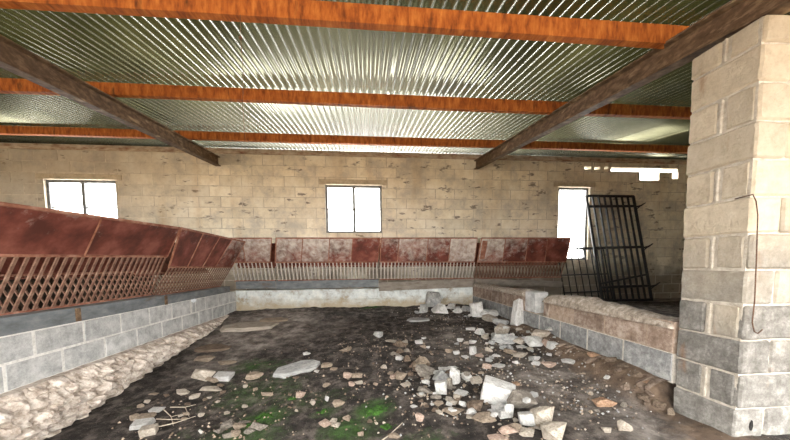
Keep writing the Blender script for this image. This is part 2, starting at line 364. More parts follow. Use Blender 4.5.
# rear wall with its three windows and the gaps under the roof at the right
WIN = [(-6.02, -4.77, 1.45, 2.46), (-0.84, 0.31, 1.47, 2.44), (4.16, 4.88, 0.88, 2.46)]
GAPS = [(5.36, 6.97, 2.82, 2.90), (6.06, 6.52, 2.64, 2.83), (6.84, 6.99, 2.68, 2.83), (4.74, 4.90, 2.85, 2.91), (4.97, 5.10, 2.85, 2.91), (5.20, 5.30, 2.86, 2.91), (6.20, 6.26, 0.44, 0.51)]
LINT = [(x0 - .12, x1 + .12, z1, z1 + .10) for x0, x1, z0, z1 in WIN]
wc = [(-0.1 + .2067 * i, -0.1 + .2067 * (i + 1)) for i in range(15)]
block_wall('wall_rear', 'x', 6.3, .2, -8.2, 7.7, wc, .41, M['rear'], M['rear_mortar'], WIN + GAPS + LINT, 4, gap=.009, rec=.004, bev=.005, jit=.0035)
for k, (x0, x1, z0, z1) in enumerate(LINT):
    bm = bmesh.new(); box(bm, x0, x1, 6.285, 6.5, z0, z1, .006)
    struct(obj('trim_%d' % (k + 2), bm, M['lintel']))
for k, (x0, x1, z0, z1) in enumerate(WIN):
    w = struct(empty('window_%d' % (k + 1), ((x0 + x1) / 2, 6.38, z0)))
    h = z1 - z0; a = (x1 - x0) / 2; t = .045
    bm = bmesh.new()
    box(bm, -a, a, -.03, .03, 0, t); box(bm, -a, a, -.03, .03, h - t, h); box(bm, -a, -a + t, -.03, .03, t, h - t); box(bm, a - t, a, -.03, .03, t, h - t)
    obj('window_frame', bm, M['frame'], w)
    if k == 2:
        bm = bmesh.new(); box(bm, -a + t, a - t, .008, .011, t, h - t); obj('pane', bm, M['glass'], w); continue
    bm = bmesh.new(); box(bm, -.028, .028, -.025, .025, t, h - t); obj('mullion', bm, M['frame'], w)
    for s in (-1, 1):
        bm = bmesh.new(); xa, xb = sorted((s * .028, s * (a - t))); box(bm, xa, xb, -.006, .006, h * .5 - .010, h * .5 + .010); obj('glazing_bar', bm, M['frame'], w)
        bm = bmesh.new(); box(bm, xa, xb, .008, .011, t, h - t); obj('pane', bm, M['glass'], w)
# outer side walls and an added front wall beside the pillar (beyond the frame)
sc = [(-.3 + .2 * i, -.3 + .2 * (i + 1)) for i in range(13)]
def roof_z(y): return 2.145 + 0.152 * y
def above(y0, y1, st=.2):
    out = []; y = y0
    while y < y1: out.append((y, min(y + st, y1), roof_z(y) - .005, 4)); y += st
    return out
block_wall('wall_left', 'y+', -8.0, .2, -.74, 6.3, [(-.4 + .21 * i, -.4 + .21 * (i + 1)) for i in range(17)], .41, M['rear'], M['rear_mortar'], above(-.74, 6.3), 5)
block_wall('wall_right', 'y-', 7.5, .2, 1.72, 6.3, [(-.1 + .205 * i, -.1 + .205 * (i + 1)) for i in range(16)], .41, M['rear'], M['rear_mortar'], above(1.72, 6.3), 6)
block_wall('wall_dark_added', 'y+', -4.2, .15, -.2, 6.28, [(-.1 + .2 * i, -.1 + .2 * (i + 1)) for i in range(6)], .40, M['dark_block'], M['dark_block'], (), 8)  # added wall, a dark backing for the gaps between the left rack bars
block_wall('wall_front_added', 'x', 1.5, .2, 2.66, 7.7, [(-.3 + .2055 * i, -.3 + .2055 * (i + 1)) for i in range(13)], .41, M['rear'], M['rear_mortar'], (), 7)  # unseen wall, added to keep daylight out of the right rear area

# corrugated roof
def make_roof():
    bm = bmesh.new(); x0, x1, pitch, seg = -8.25, 7.75, .0735, 10
    n = int((x1 - x0) / pitch * seg); ys = [-0.75, 0.5, 2.05, 3.43, 5.15, 6.0, 6.62]
    rows = []
    for y in ys:
        r = []
        for i in range(n + 1):
            x = x0 + i * pitch / seg
            sheet = math.floor((x + 40) / .66); dz = 0.004 * ((sheet * 7919) % 5 - 2) / 2
            r.append(bm.verts.new((x, y, roof_z(y) + .0105 * (1 - math.cos(2 * math.pi * i / seg)) + .0015 * noise.noise(Vector((x * .8, y * 1.2, 0))) + max(dz, 0))))
        rows.append(r)
    for a, b in zip(rows, rows[1:]):
        for i in range(n): bm.faces.new((a[i], a[i + 1], b[i + 1], b[i]))
    r = bmesh.ops.solidify(bm, geom=bm.faces[:], thickness=.0012)
    return struct(obj('ceiling', bm, M['roof'], smooth=True))
make_roof()

# low pen walls
lc = [(-.03, .16), (.16, .35)]
block_wall('wall_pen_left', 'y+', -2.42, .15, .75, 5.72, lc, .385, M['grey_block'], M['white_mortar'], [(4.33, 4.42, .315, .36)], 11, gap=.013, rec=.002, shift=.11)
block_wall('wall_pen_back', 'x', 5.72, .15, -2.42, 2.05, [(-.03, .17), (.17, .355)], .40, M['back_block'], M['back_block'], (), 12, gap=.008, rec=.004)
block_wall('wall_pen_right', 'y-', 2.05, .16, 1.815, 5.72, [(-.02, .185)], .40, M['blue_block'], M['pale_mortar'], (), 13, gap=.010, rec=.003)
block_wall('trim_7', 'y-', 2.05, .16, 1.815, 5.72, [(.185, .40)], .40, M['brown_block'], M['brown_mortar'], [(3.33, 3.50, .185, .45)], 14, gap=.008, rec=.002, shift=.2)
bm = bmesh.new(); box(bm, 2.044, 2.214, 3.49, 3.74, .19, .452, .012); struct(obj('trim_8', bm, M['grey_block']))
def rough_cap(name, y0, y1, zf, amp, seed, x0=2.035, x1=2.225, mat='cap'):
    bm = bmesh.new(); ny = int((y1 - y0) / .022); prof = [(0, -.06), (-.012, .0), (.0, .5), (.04, .85), (.095, 1), (.15, .9), (.185, .55), (.19, 0)]
    rows = []
    for j in range(ny + 1):
        y = y0 + (y1 - y0) * j / ny; zb, zt = zf(y); r = []
        for k, (px, pz) in enumerate(prof):
            nz = noise.noise(Vector((px * 14 + seed, y * 12, pz * 3))) + .6 * noise.noise(Vector((px * 30 + seed, y * 27, 5)))
            e = .4 if j in (0, ny) else 1
            r.append(bm.verts.new((x0 + px + nz * amp * .5 * (0 < k < 7), y, zb + (zt - zb) * max(pz, -.05) * (e if pz > 0 else 1) + nz * amp * (pz > .3))))
        rows.append(r)
    for a, b in zip(rows, rows[1:]):
        for k in range(len(prof) - 1): bm.faces.new((a[k], a[k + 1], b[k + 1], b[k]))
    bm.faces.new(rows[0]); bm.faces.new(rows[-1][::-1])
    return struct(obj(name, bm, M[mat], smooth=True))
rough_cap('trim_5', 1.82, 3.32, lambda y: (.355, .43 + .03 * math.sin(y * 3) + (.02 if y > 2.6 else 0)), .012, 2)
rough_cap('trim_6', 3.76, 5.68, lambda y: (.375, .445 + .03 * math.exp(-((y - 3.6) / .4) ** 2)), .010, 9)

# rough stone footing under the left pen wall
def footing(name, mat, xw, sg, y0, y1, ztop, zbot, fd, amp):
    bm = bmesh.new(); ny = int((y1 - y0) / .0162); nz = 26; rows = []
    for j in range(ny + 1):
        y = y0 + (y1 - y0) * j / ny; zb = zbot(y) - .05; zt = ztop + .006 * noise.noise(Vector((y * 9, 0, 0))); r = []
        fade = fd(y)
        for k in range(nz + 1):
            t = k / nz; z = zt + (zb - zt) * t
            d, pts = noise.voronoi(Vector((0, y * 8.5 + .35 * noise.noise(Vector((y * 5, z * 5, 1))), z * 11)))
            cell = min(1.0, (d[1] - d[0]) * 2.2); rnd = noise.noise(pts[0] * 3.1)
            bulge = amp[0] + amp[1] * math.sin(math.pi * min(1, t * 1.05 + .03)) ** .7 * (1 - .35 * t) + amp[2] * t
            e = bulge * fade + (-.03 + .085 * cell ** .7 + .03 * rnd + .014 * noise.noise(Vector((y * 30, z * 30, 2)))) * fade * min(1, t * 5 + .25)
            r.append(bm.verts.new((xw + sg * e, y, z)))
        r.insert(0, bm.verts.new((xw - sg * .03, y, zt)))
        rows.append(r)
    for a, b in zip(rows, rows[1:]):
        for k in range(len(a) - 1): bm.faces.new((a[k], a[k + 1], b[k + 1], b[k]))
    return struct(obj(name, bm, M[mat], smooth=False))
footing('trim_1', 'footing', -2.415, 1, .8, 5.66, -.025, lambda y: base_z(-2.25, y), lambda y: min(1, max(0, (5.5 - y) / 1.2)) * .75 + .25, (.035, .13, 0))
footing('trim_9', 'bank', 2.04, -1, 1.83, 5.3, -.012, lambda y: base_z(1.75, y), lambda y: min(1, max(0, (5.4 - y) / 1.6)), (.02, .05, .13))

# ------------------------------------------------------------------ block pillar
def pillar():
    rng = random.Random(21); bm = bmesh.new(); z0, h, n = -.227, .197, 12; X0, X1, Y0, Y1 = 2.05, 2.64, 1.455, 1.80
    for i in range(n):
        a, b = z0 + h * i + .005, z0 + h * (i + 1) - .005 - (.058 if i == 11 else 0); j = lambda: rng.uniform(-.005, .005)
        if i % 2 == 0:
            box(bm, X0 + j(), X0 + .185, Y0 + j(), Y1 + j(), a, b, .010); box(bm, X0 + .197, X1, Y0 + j(), Y1, a, b, .010)
        else:
            box(bm, X0 + .006, X0 + .10, Y0 + .020, Y0 + .150, a, b, .010); box(bm, X0 + .012, X0 + .385, Y0 + j() - .003, Y0 + .10, a, b, .010); box(bm, X0 + .395, X1, Y0 + j(), Y0 + .15, a, b, .010)
            box(bm, X0 + j(), X0 + .385, Y0 + .192, Y1 + j(), a, b, .010); box(bm, X0 + .395, X1, Y0 + .17, Y1, a, b, .010)
            box(bm, X0 + .001, X0 + .05, Y0 + .162 + j() * .6, Y0 + .180, a, b, .004, 1)
    box(bm, X0 + .011, X1 - .005, Y0 + .011, Y1 - .006, z0, z0 + h * n - .065, 0, 1)
    bmesh.ops.subdivide_edges(bm, edges=[e for e in bm.edges if e.calc_length() > .06], cuts=5, use_grid_fill=True)
    nv = lambda p: Vector((noise.noise(p), noise.noise(p + Vector((5, 0, 0))), noise.noise(p + Vector((0, 7, 0)))))
    for v in bm.verts: v.co += nv(v.co * 9) * .004 + nv(v.co * 32) * .0035
    o = obj('block_pillar', bm, [M['pillar'], M['pillar_mortar']])
    tag(o, 'tall pillar of rough limewashed concrete blocks at the right end of the pen wall', 'pillar')
pillar()

# ------------------------------------------------------------------ rafters and purlins
IB = [(-.05, 0), (.05, 0), (.05, .014), (.008, .02), (.008, .156), (.05, .162), (.05, .176), (-.05, .176), (-.05, .162), (-.008, .156), (-.008, .02), (-.05, .014)]
for p0, p1, lab in (((-2.28, .2, 1.89), (-2.88, 6.296, 2.755), 'brown weathered steel rafter at the left, above the long hay rack'),
                    ((2.08, .2, 1.895), (2.30, 6.296, 2.795), 'brown weathered steel rafter at the right, running over the block pillar')):
    d = (Vector(p1) - Vector(p0)).normalized(); side = d.cross(Vector((0, 0, 1))).normalized(); up = side.cross(d)
    bm = bmesh.new(); profile(bm, IB, p0, p1, side, up)
    tag(obj('steel_rafter', bm, M['rafter']), lab, 'roof beam', 'steel rafters')
CP = [(0, 0), (.055, 0), (.055, .006), (.006, .006), (.006, .114), (.055, .114), (.055, .12), (0, .12)]
for y, lab in ((2.05, 'orange rusted purlin nearest the camera, across the top of the photo'), (3.43, 'middle orange rusted purlin under the corrugated roof'), (5.15, 'farthest orange rusted purlin, close to the rear wall')):
    bm = bmesh.new(); z = roof_z(y) - .1225; xs = [-7.95, -5, -2.5, -1, .3, 1.5, 2.6, 5, 7.45]
    rows = [[bm.verts.new((x, y - .02 + s, z + t + .012 * math.sin(x * .9 + y) * (0 if t > .11 else .5))) for s, t in CP] for x in xs]
    for a, b in zip(rows, rows[1:]):
        for k in range(8): bm.faces.new((a[k], a[(k + 1) % 8], b[(k + 1) % 8], b[k]))
    bm.faces.new(rows[0][::-1]); bm.faces.new(rows[-1])
    pu = tag(obj('roof_purlin', bm, M['purlin']), lab, 'roof beam', 'rusted purlins')
bm = bmesh.new(); box(bm, -7.95, 7.45, 6.28, 6.42, 3.0, 3.099, .004)
tag(obj('wall_plate', bm, M['plate']), 'rusty flaking wall plate along the top of the rear block wall', 'roof beam')

# ------------------------------------------------------------------ hay racks
def prism(bm, quad, n, th):
    """A thin plate: quad corners pushed th along n."""
    n = Vector(n); a = [bm.verts.new(Vector(p)) for p in quad]; b = [bm.verts.new(Vector(p) + n * th) for p in quad]
    bm.faces.new(a[::-1]); bm.faces.new(b)
    for k in range(4): bm.faces.new((a[k], a[(k + 1) % 4], b[(k + 1) % 4], b[k]))
BARS = {}
def rack(name, loc, rz, label, L, zf, vm, zm, vt, zt, seams, white, barmat, railmat, slant=(0, 0), pitch=.068, back=True, hooks=None):
    """V-shaped rack. local x runs along it, -y is out towards the pen. zm, zt: heights of mid and top rails at both ends."""
    root = empty(name, loc, rz, label, 'hay rack', 'rusty hay racks')
    Zm = lambda u: zm[0] + (zm[1] - zm[0]) * u / L; Zt = lambda u: zt[0] + (zt[1] - zt[0]) * u / L
    f = Vector((0, -(zt[0] - zm[0]), -(vt - vm))).normalized()  # outward normal of the front panel
    f = Vector((0, -(zt[0] - zm[0]), (vm - vt))).normalized()
    for (a, b, ta, tb), w in zip(seams, white):
        bm = bmesh.new(); g = .004
        prism(bm, [(a + g, -vm, Zm(a)), (b - g, -vm, Zm(b)), (tb - g, -vt, Zt(tb)), (ta + g, -vt, Zt(ta))], f, .003)
        o = obj('sheet', bm, M['sheet'], root); o.color = (w, w, w, 1)
        bm = bmesh.new(); tube(bm, [Vector((b, -vm, Zm(b))) + f * .004, Vector((tb, -vt, Zt(tb))) + f * .004], .008, 6); obj('seam_strip', bm, M[railmat], root)
    s0, s1 = seams[0], seams[-1]
    bm = bmesh.new(); tube(bm, [(s0[2], -vt, Zt(s0[2])), (s1[3], -vt, Zt(s1[3]))], .013, 8); obj('top_rail', bm, M[railmat], root)
    bm = bmesh.new(); tube(bm, [(s0[0], -vm, Zm(s0[0])), (s1[1], -vm, Zm(s1[1]))], .013, 8); obj('middle_rail', bm, M[railmat], root)
    bm = bmesh.new(); tube(bm, [(0, 0, zf), (L, 0, zf)], .012, 8); obj('bottom_rail', bm, M[railmat], root)
    bm = bmesh.new(); tube(bm, [(s0[0], -vm, Zm(s0[0])), (s0[2], -vt, Zt(s0[2]))], .012, 8); obj('end_strap', bm, M[railmat], root)
    n = int(L / pitch); BW = .0105
    for side in ((1, -1) if back else (1,)):
        z1 = Zm(0) if side == 1 else zf + .27
        key = (name, side, barmat, round(vm, 2), round(z1, 2), round(zf, 2)); me = None
        yb = -vm if side == 1 else .03 + vm * .72
        for k in range(n + 1):
            u = .02 + k * (L - .04) / n; zz = Zm(u) if side == 1 else z1
            if me is None:
                bm = bmesh.new(); bw = BW if side == 1 else .0065
                profile(bm, [(-bw, -.005), (bw, -.005), (bw, .005), (-bw, .005)], (0, 0, 0), (0, yb if side == 1 else yb - .03, zz - zf), (1, 0, 0), f if side == 1 else Vector((0, -f.y, f.z)))
                o = obj('bar', bm, M[barmat], root); me = o.data; href = zz
            else:
                o = bpy.data.objects.new('bar', me); COL.objects.link(o); o.parent = root
            o.location = (u, 0 if side == 1 else .03, zf); o.scale = (1, 1, (zz - zf) / (href - zf))
        if side == -1:
            f2 = Vector((0, zt[0] - zm[0], -(vt - vm))).normalized()
            yt = yb + (vt - vm) + .05
            bm = bmesh.new(); prism(bm, [(0, yb, z1 - .03), (L, yb, z1 - .03), (L, yt, Zt(L) - .04), (0, yt, Zt(0) - .04)], f2, .003)
            o = obj('rear_sheet', bm, M['sheet'], root); o.color = (-.3, -.3, -.3, 1)
            bm = bmesh.new(); tube(bm, [(0, yb, z1), (L, yb, z1)], .011, 8); obj('rear_rail', bm, M[railmat], root)
    return root
H = R(90)
# left row: local x = +Y, local -y = +X
XL = -2.57
rack('hay_rack', (XL, .80, 0), H, 'near dark red hay rack along the left low wall, cut by the photo edge', 2.99, .475, .21, (.852, .925), .45, (1.13, 1.245),
     [(.02, .75, .02, .62), (.75, 1.94, .62, 1.84), (1.94, 2.99, 1.84, 2.85)], [.22, .02, -.08], 'bar', 'rail')
rack('hay_rack', (XL, 3.81, 0), H, 'far dark red hay rack along the left low wall, reaching into the corner', 1.66, .455, .21, (.80, .79), .45, (1.242, 1.222),
     [(0, .36, -.13, .33), (.36, .72, .33, .77), (.72, 1.08, .77, 1.16), (1.08, 1.66, 1.16, 1.66)], [-.1, -.1, -.08, .38], 'bar', 'rail')
# rear row: local -y = towards the camera
YB = 5.80
rack('hay_rack', (-2.46, YB, 0), 0, 'short whitish rusted hay rack in the left rear corner behind the dark red one', .73, .53, .13, (.872, .872), .30, (1.288, 1.288),
     [(0, .26, .0, .28), (.26, .69, .28, .78)], [.5, .66], 'pale_bar', 'rail')
rack('hay_rack', (-1.68, YB, 0), 0, 'rear hay rack below the middle window, its right sheets solid rust red', 1.87, .53, .13, (.868, .86), .30, (1.29, 1.288),
     [(0, .46, .08, .54), (.46, .95, .54, 1.01), (.95, 1.37, 1.01, 1.42), (1.37, 1.87, 1.42, 1.91)], [.62, .72, .52, .10], 'pale_bar', 'rail')
rack('hay_rack', (.23, YB, 0), 0, 'rear hay rack right of the middle window with a mostly white right sheet', 1.85, .525, .13, (.86, .845), .30, (1.288, 1.288),
     [(.0, .33, .02, .35), (.33, .88, .35, .89), (.88, 1.31, .89, 1.31), (1.31, 1.83, 1.31, 1.82)], [.28, .52, .34, .85], 'pale_bar', 'rail')
r4 = rack('hay_rack', (2.10, YB, 0), 0, 'rear hay rack farthest right with dark red sheets beside the tall window', 1.83, .525, .13, (.845, .835), .30, (1.288, 1.288),
     [(.02, .52, .03, .5), (.52, .98, .5, .95), (.98, 1.39, .95, 1.34), (1.39, 1.83, 1.34, 1.80)], [.70, .34, .14, 0.0], 'bar', 'rail')
bm = bmesh.new(); prism(bm, [(.055, -.15, .90), (.15, -.15, .90), (.155, -.285, 1.24), (.06, -.285, 1.24)], Vector((0, -.92, .35)), .008)
o = obj('rust_patch', bm, M['rail'], r4); o['label'] = 'round-ended rust brown patch plate'

# steel channels under the racks
def channel(name, p0, p1, side, h, d, mat, label):
    bm = bmesh.new(); t = .006
    prof = [(0, 0), (0, h), (d, h), (d, h - t), (t, h - t), (t, t), (d * .5, t), (d * .5, 0)]
    profile(bm, prof, p0, p1, side, (0, 0, 1))
    return tag(obj(name, bm, M[mat]), label, 'steel channel', 'grey steel channels under the hay racks')
channel('steel_channel', (-2.415, .78, .352), (-2.415, 2.70, .352), (-1, 0, 0), .118, .2, 'channel', 'grey steel channel on the left low wall, nearest length')
channel('steel_channel', (-2.417, 2.71, .352), (-2.417, 3.80, .352), (-1, 0, 0), .115, .2, 'channel', 'grey steel channel on the left low wall, middle length')
channel('steel_channel', (-2.42, 3.81, .352), (-2.42, 5.50, .352), (-1, 0, 0), .10, .2, 'channel', 'grey steel channel on the left low wall, far length reaching the corner')
channel('steel_channel', (-2.40, 5.70, .39), (-1.70, 5.70, .39), (0, 1, 0), .135, .16, 'channel', 'short grey steel channel below the short whitish rack in the rear corner')
channel('steel_channel', (-1.69, 5.695, .375), (.20, 5.695, .385), (0, 1, 0), .145, .16, 'channel', 'grey steel channel below the rack under the middle window')
channel('steel_channel', (.205, 5.655, .31), (2.04, 5.66, .36), (0, 1, 0), .165, .058, 'brown_channel', 'deep brownish channel sagging on the rear low wall, left of its right corner')
channel('steel_channel', (2.10, 5.69, .40), (3.9, 5.70, .31), (0, 1, 0), .125, .16, 'brown_channel', 'brownish tilted channel right of the corner, behind the right low wall')
for (x, y, z), lab in (((-2.409, 2.705, .41), 'small dark bracket plate joining two left channels near the camera'), ((-2.412, 3.805, .405), 'small dark bracket plate joining two left channels farther back')):
    bm = bmesh.new(); box(bm, x - .006, x + .008, y - .02, y + .02, z - .055, z + .055, .002)
    tag(obj('bracket_plate', bm, M['rafter']), lab, 'bracket', 'channel brackets')

# ------------------------------------------------------------------ steel gates leaning on the rear wall
def gate(label, x0, x1, h, base_y, lean, n, rails, rod, strap=True, diag=False):
    g = empty('steel_gate', ((x0 + x1) / 2, base_y, 0), 0, label, 'gate')
    w = (x1 - x0) / 2; P = lambda x, z, o=0: (x - .06 * z / h, lean * z / h - o, z)
    for x in (-w, w):
        bm = bmesh.new(); tube(bm, [P(x, 0.01), P(x, h)], rod * 1.35, 8); obj('stile', bm, M['gate'], g)
    for z in (h, .03):
        bm = bmesh.new(); tube(bm, [P(-w, z), P(w, z)], rod * 1.35, 8); obj('end_rail', bm, M['gate'], g)
    for k in range(1, n + 1):
        x = -w + 2 * w * k / (n + 1); bm = bmesh.new(); tube(bm, [P(x, .03), P(x, h)], rod, 8); obj('bar', bm, M['gate'], g)
    for z in rails:
        bm = bmesh.new(); tube(bm, [P(-w, z, .014), P(w, z + .02, .014)], rod * 1.3, 8); rl = obj('cross_rail', bm, M['gate'], g)
        if strap and z > .1:
            bm = bmesh.new(); tube(bm, [P(w, z, .01), P(w + .12, z + .03, .03), P(w + .22, z + .09, .04)], [.022, .018, .010], 6); tube(bm, [P(w + .01, z - .05, .01), P(w + .1, z + .02, .03)], [.01, .012], 6); obj('hinge_lug', bm, M['gate'], rl)
    if diag:
        bm = bmesh.new(); tube(bm, [P(-w, .38, .025), P(w, .56, .025)], rod, 8); obj('diagonal_rod', bm, M['gate'], g)
    return g
gate('tall black barred steel gate leaning on the rear wall beside the tall window', 4.80, 5.90, 2.26, 5.72, .50, 7, [.30, 1.12, 2.02], .021, True, True)
gate('low black barred steel gate leaning below the tall window, left of the tall gate', 4.17, 5.25, 1.14, 5.98, .26, 6, [.18, .55, 1.10], .011, False)

# ------------------------------------------------------------------ wires, twigs, scrap
bm = bmesh.new(); tube(bm, [(-.755, 2.025, 2.34), (-.757, 2.022, 2.2), (-.75, 2.02, 2.0), (-.76, 2.02, 1.8), (-.755, 2.02, 1.58)], .0018, 5)
hw = tag(obj('hanging_wire', bm, M['wire']), 'thin wire hanging from the nearest purlin left of the middle window', 'wire')
bm = bmesh.new(); bmesh.ops.create_icosphere(bm, subdivisions=2, radius=.011, matrix=Matrix.Translation((-.757, 2.022, 2.2)))
obj('knot', bm, M['wire'], hw)
bm = bmesh.new(); q = [(1.99, 1.50, 1.15), (2.03, 1.443, 1.155), (2.055, 1.438, 1.12), (2.071, 1.438, 1.049), (2.083, 1.438, .81), (2.091, 1.438, .593), (2.086, 1.438, .47), (2.10, 1.436, .42), (2.123, 1.436, .408), (2.15, 1.436, .43)]
q[0] = (2.04, 1.52, 1.15); q[1] = (2.04, 1.443, 1.157)
tube(bm, q, .0032, 6); tag(obj('hanging_cable', bm, M['wire'], smooth=True), 'thin dark cable hanging down the front of the block pillar, hooked at its end', 'cable')
bm = bmesh.new(); v = bmesh.ops.create_icosphere(bm, subdivisions=3, radius=1)
for p in bm.verts: p.co = Vector((p.co.x * .012, p.co.y * .004, p.co.z * .03)) * (1 + .25 * noise.noise(p.co * 2))
o = obj('pillar_hole', bm, M['hole']); o.location = (2.152, 1.4535, -.125); o.parent = bpy.data.objects['block_pillar']; o['label'] = 'dark hole low in the front face'
bm = bmesh.new(); bmesh.ops.create_icosphere(bm, subdivisions=3, radius=1)
for p in bm.verts: p.co = Vector((p.co.x * .03, p.co.y * .055, p.co.z * .028)) * (1 + .5 * noise.noise(p.co * 2.3))
o = obj('plastic_scrap', bm, M['plastic']); o.location = (-2.43, 4.39, .327); tag(o, 'crumpled white plastic scrap in a chipped hole of the left low wall', 'scrap')
for k, (pts, lab) in enumerate(([((-1.72, 2.60), (-1.60, 2.50), (-1.50, 2.36)), 'longest pale dry twig lying below the left stone footing'], [((-1.68, 2.62), (-1.55, 2.60), (-1.44, 2.46)), 'forked pale dry twig crossing the longest one'],
        [((-1.62, 2.33), (-1.50, 2.38), (-1.38, 2.44)), 'pale dry twig nearest the camera among the left twigs'], [((-1.70, 2.48), (-1.58, 2.45), (-1.46, 2.44)), 'short pale dry twig in the middle of the left twigs'],
        [((.02, 1.76), (.12, 1.84), (.22, 1.96)), 'thin dark twig on the ground left of the rubble heap'])):
    bm = bmesh.new(); P = [Vector((x, y, ground(x, y) + .008 + .006 * (k % 3))) for x, y in pts]; tube(bm, P, [.0045, .004, .002], 6)
    if k < 2: tube(bm, [P[1], P[1] + Vector((.07, .03, .004))], [.003, .0015], 5)
    tag(obj('dry_twig', bm, M['twig']), lab, 'twig', 'dry twigs')

# ------------------------------------------------------------------ moss clumps
for k, (x, y, r, lab) in enumerate(((-.80, 2.31, .10, 'bright green moss clump at the left of the mossy floor, behind the dull stone cluster'), (.04, 2.19, .12, 'bright green moss clump just left of the rubble heap, in the middle foreground'),
        (-.88, 2.22, .06, 'small bright moss clump just in front of the left one'), (-.37, 2.29, .06, 'small moss clump in front of the round tan stone'),
        (.12, 1.98, .07, 'moss clump nearest the lone tan stone at the bottom edge'), (-.66, 2.56, .06, 'dull moss clump below the long grey slab'), (.05, 5.62, .18, 'green moss strip at the foot of the rear low wall'))):
    bm = bmesh.new(); n = 22; g = {}
    for i in range(n + 1):
        for j in range(n + 1):
            a, b = 2 * i / n - 1, 2 * j / n - 1; px, py = x + a * r, y + b * r * (.75 if k < 6 else .3)
            q = .7 - a * a - b * b + .5 * noise.noise(Vector((px * 16, py * 16, k))) + .4 * noise.noise(Vector((px * 45, py * 45, k)))
            g[i, j] = (bm.verts.new((px, py, ground(px, py) - .006 + .013 * max(-.2, min(1, q * 1.6)) + .007 * noise.noise(Vector((px * 60, py * 60, 0))))), q)
    for i in range(n):
        for j in range(n):
            c = [g[i, j], g[i + 1, j], g[i + 1, j + 1], g[i, j + 1]]
            if max(v[1] for v in c) > 0: bm.faces.new([v[0] for v in c])
    bmesh.ops.delete(bm, geom=[v for v in bm.verts if not v.link_faces], context='VERTS')
    tag(obj('moss_clump', bm, M['moss'], smooth=True), lab, 'moss', 'green moss clumps')

# ------------------------------------------------------------------ loose stones
def stone_mesh(seed, boxy):
    rng = random.Random(seed); bm = bmesh.new()
    if boxy:
        for x in (-1, 1):
            for y in (-1, 1):
                for z in (-1, 1):
                    bm.verts.new((x * rng.uniform(.75, 1), y * rng.uniform(.7, 1), z * rng.uniform(.75, 1)))
                    if rng.random() < .5: bm.verts.new((x * rng.uniform(.5, .7), y * rng.uniform(.95, 1.05), z * rng.uniform(.6, 1)))
    else:
        for k in range(12):
            v = Vector((rng.gauss(0, 1), rng.gauss(0, 1), rng.gauss(0, 1))).normalized()
            m = max(abs(v.x), abs(v.y), abs(v.z)); bm.verts.new(v * (1 + .55 * (1 / m - 1)))
    r = bmesh.ops.convex_hull(bm, input=bm.verts[:])
    bmesh.ops.delete(bm, geom=[v for v in bm.verts if not v.link_faces], context='VERTS')
    bmesh.ops.dissolve_limit(bm, angle_limit=R(9), verts=bm.verts[:], edges=bm.edges[:])
    bmesh.ops.bevel(bm, geom=bm.edges[:], offset=.045, segments=1, affect='EDGES', clamp_overlap=True)
    lo = [min(v.co[i] for v in bm.verts) for i in range(3)]; hi = [max(v.co[i] for v in bm.verts) for i in range(3)]
    for v in bm.verts:
        v.co = Vector([(v.co[i] - lo[i]) / (hi[i] - lo[i]) - .5 for i in range(3)])
        v.co += v.co.normalized() * .03 * noise.noise(v.co * 4 + Vector((seed, 0, 0)))
    bmesh.ops.recalc_face_normals(bm, faces=bm.faces[:])
    me = bpy.data.meshes.new('stone'); bm.to_mesh(me); bm.free(); me.materials.append(M['stone_tan']); return me
def slab_mesh(seed, pts):
    rng = random.Random(seed); bm = bmesh.new()
    for x, y in pts:
        bm.verts.new((x, y, -.5)); bm.verts.new((x * .93 + .02, y * .88, .22 + .28 * rng.random()))
    bmesh.ops.convex_hull(bm, input=bm.verts[:]); bmesh.ops.dissolve_limit(bm, angle_limit=R(6), verts=bm.verts[:], edges=bm.edges[:])
    bmesh.ops.bevel(bm, geom=bm.edges[:], offset=.02, segments=1, affect='EDGES', clamp_overlap=True)
    bmesh.ops.recalc_face_normals(bm, faces=bm.faces[:])
    me = bpy.data.meshes.new('slab'); bm.to_mesh(me); bm.free(); me.materials.append(M['stone_tan']); return me
LONG = slab_mesh(5, [(-.5, -.15), (-.42, .25), (-.1, .38), (.1, .5), (.36, .42), (.5, .1), (.4, -.2), (.05, -.32), (-.25, -.42)])
WIDE = slab_mesh(6, [(-.5, -.1), (-.3, .4), (.1, .5), (.5, .25), (.42, -.3), (.0, -.5), (-.4, -.4)])
ANG = [stone_mesh(k + 40, False) for k in range(14)]; BOX = [stone_mesh(k + 90, True) for k in range(7)]
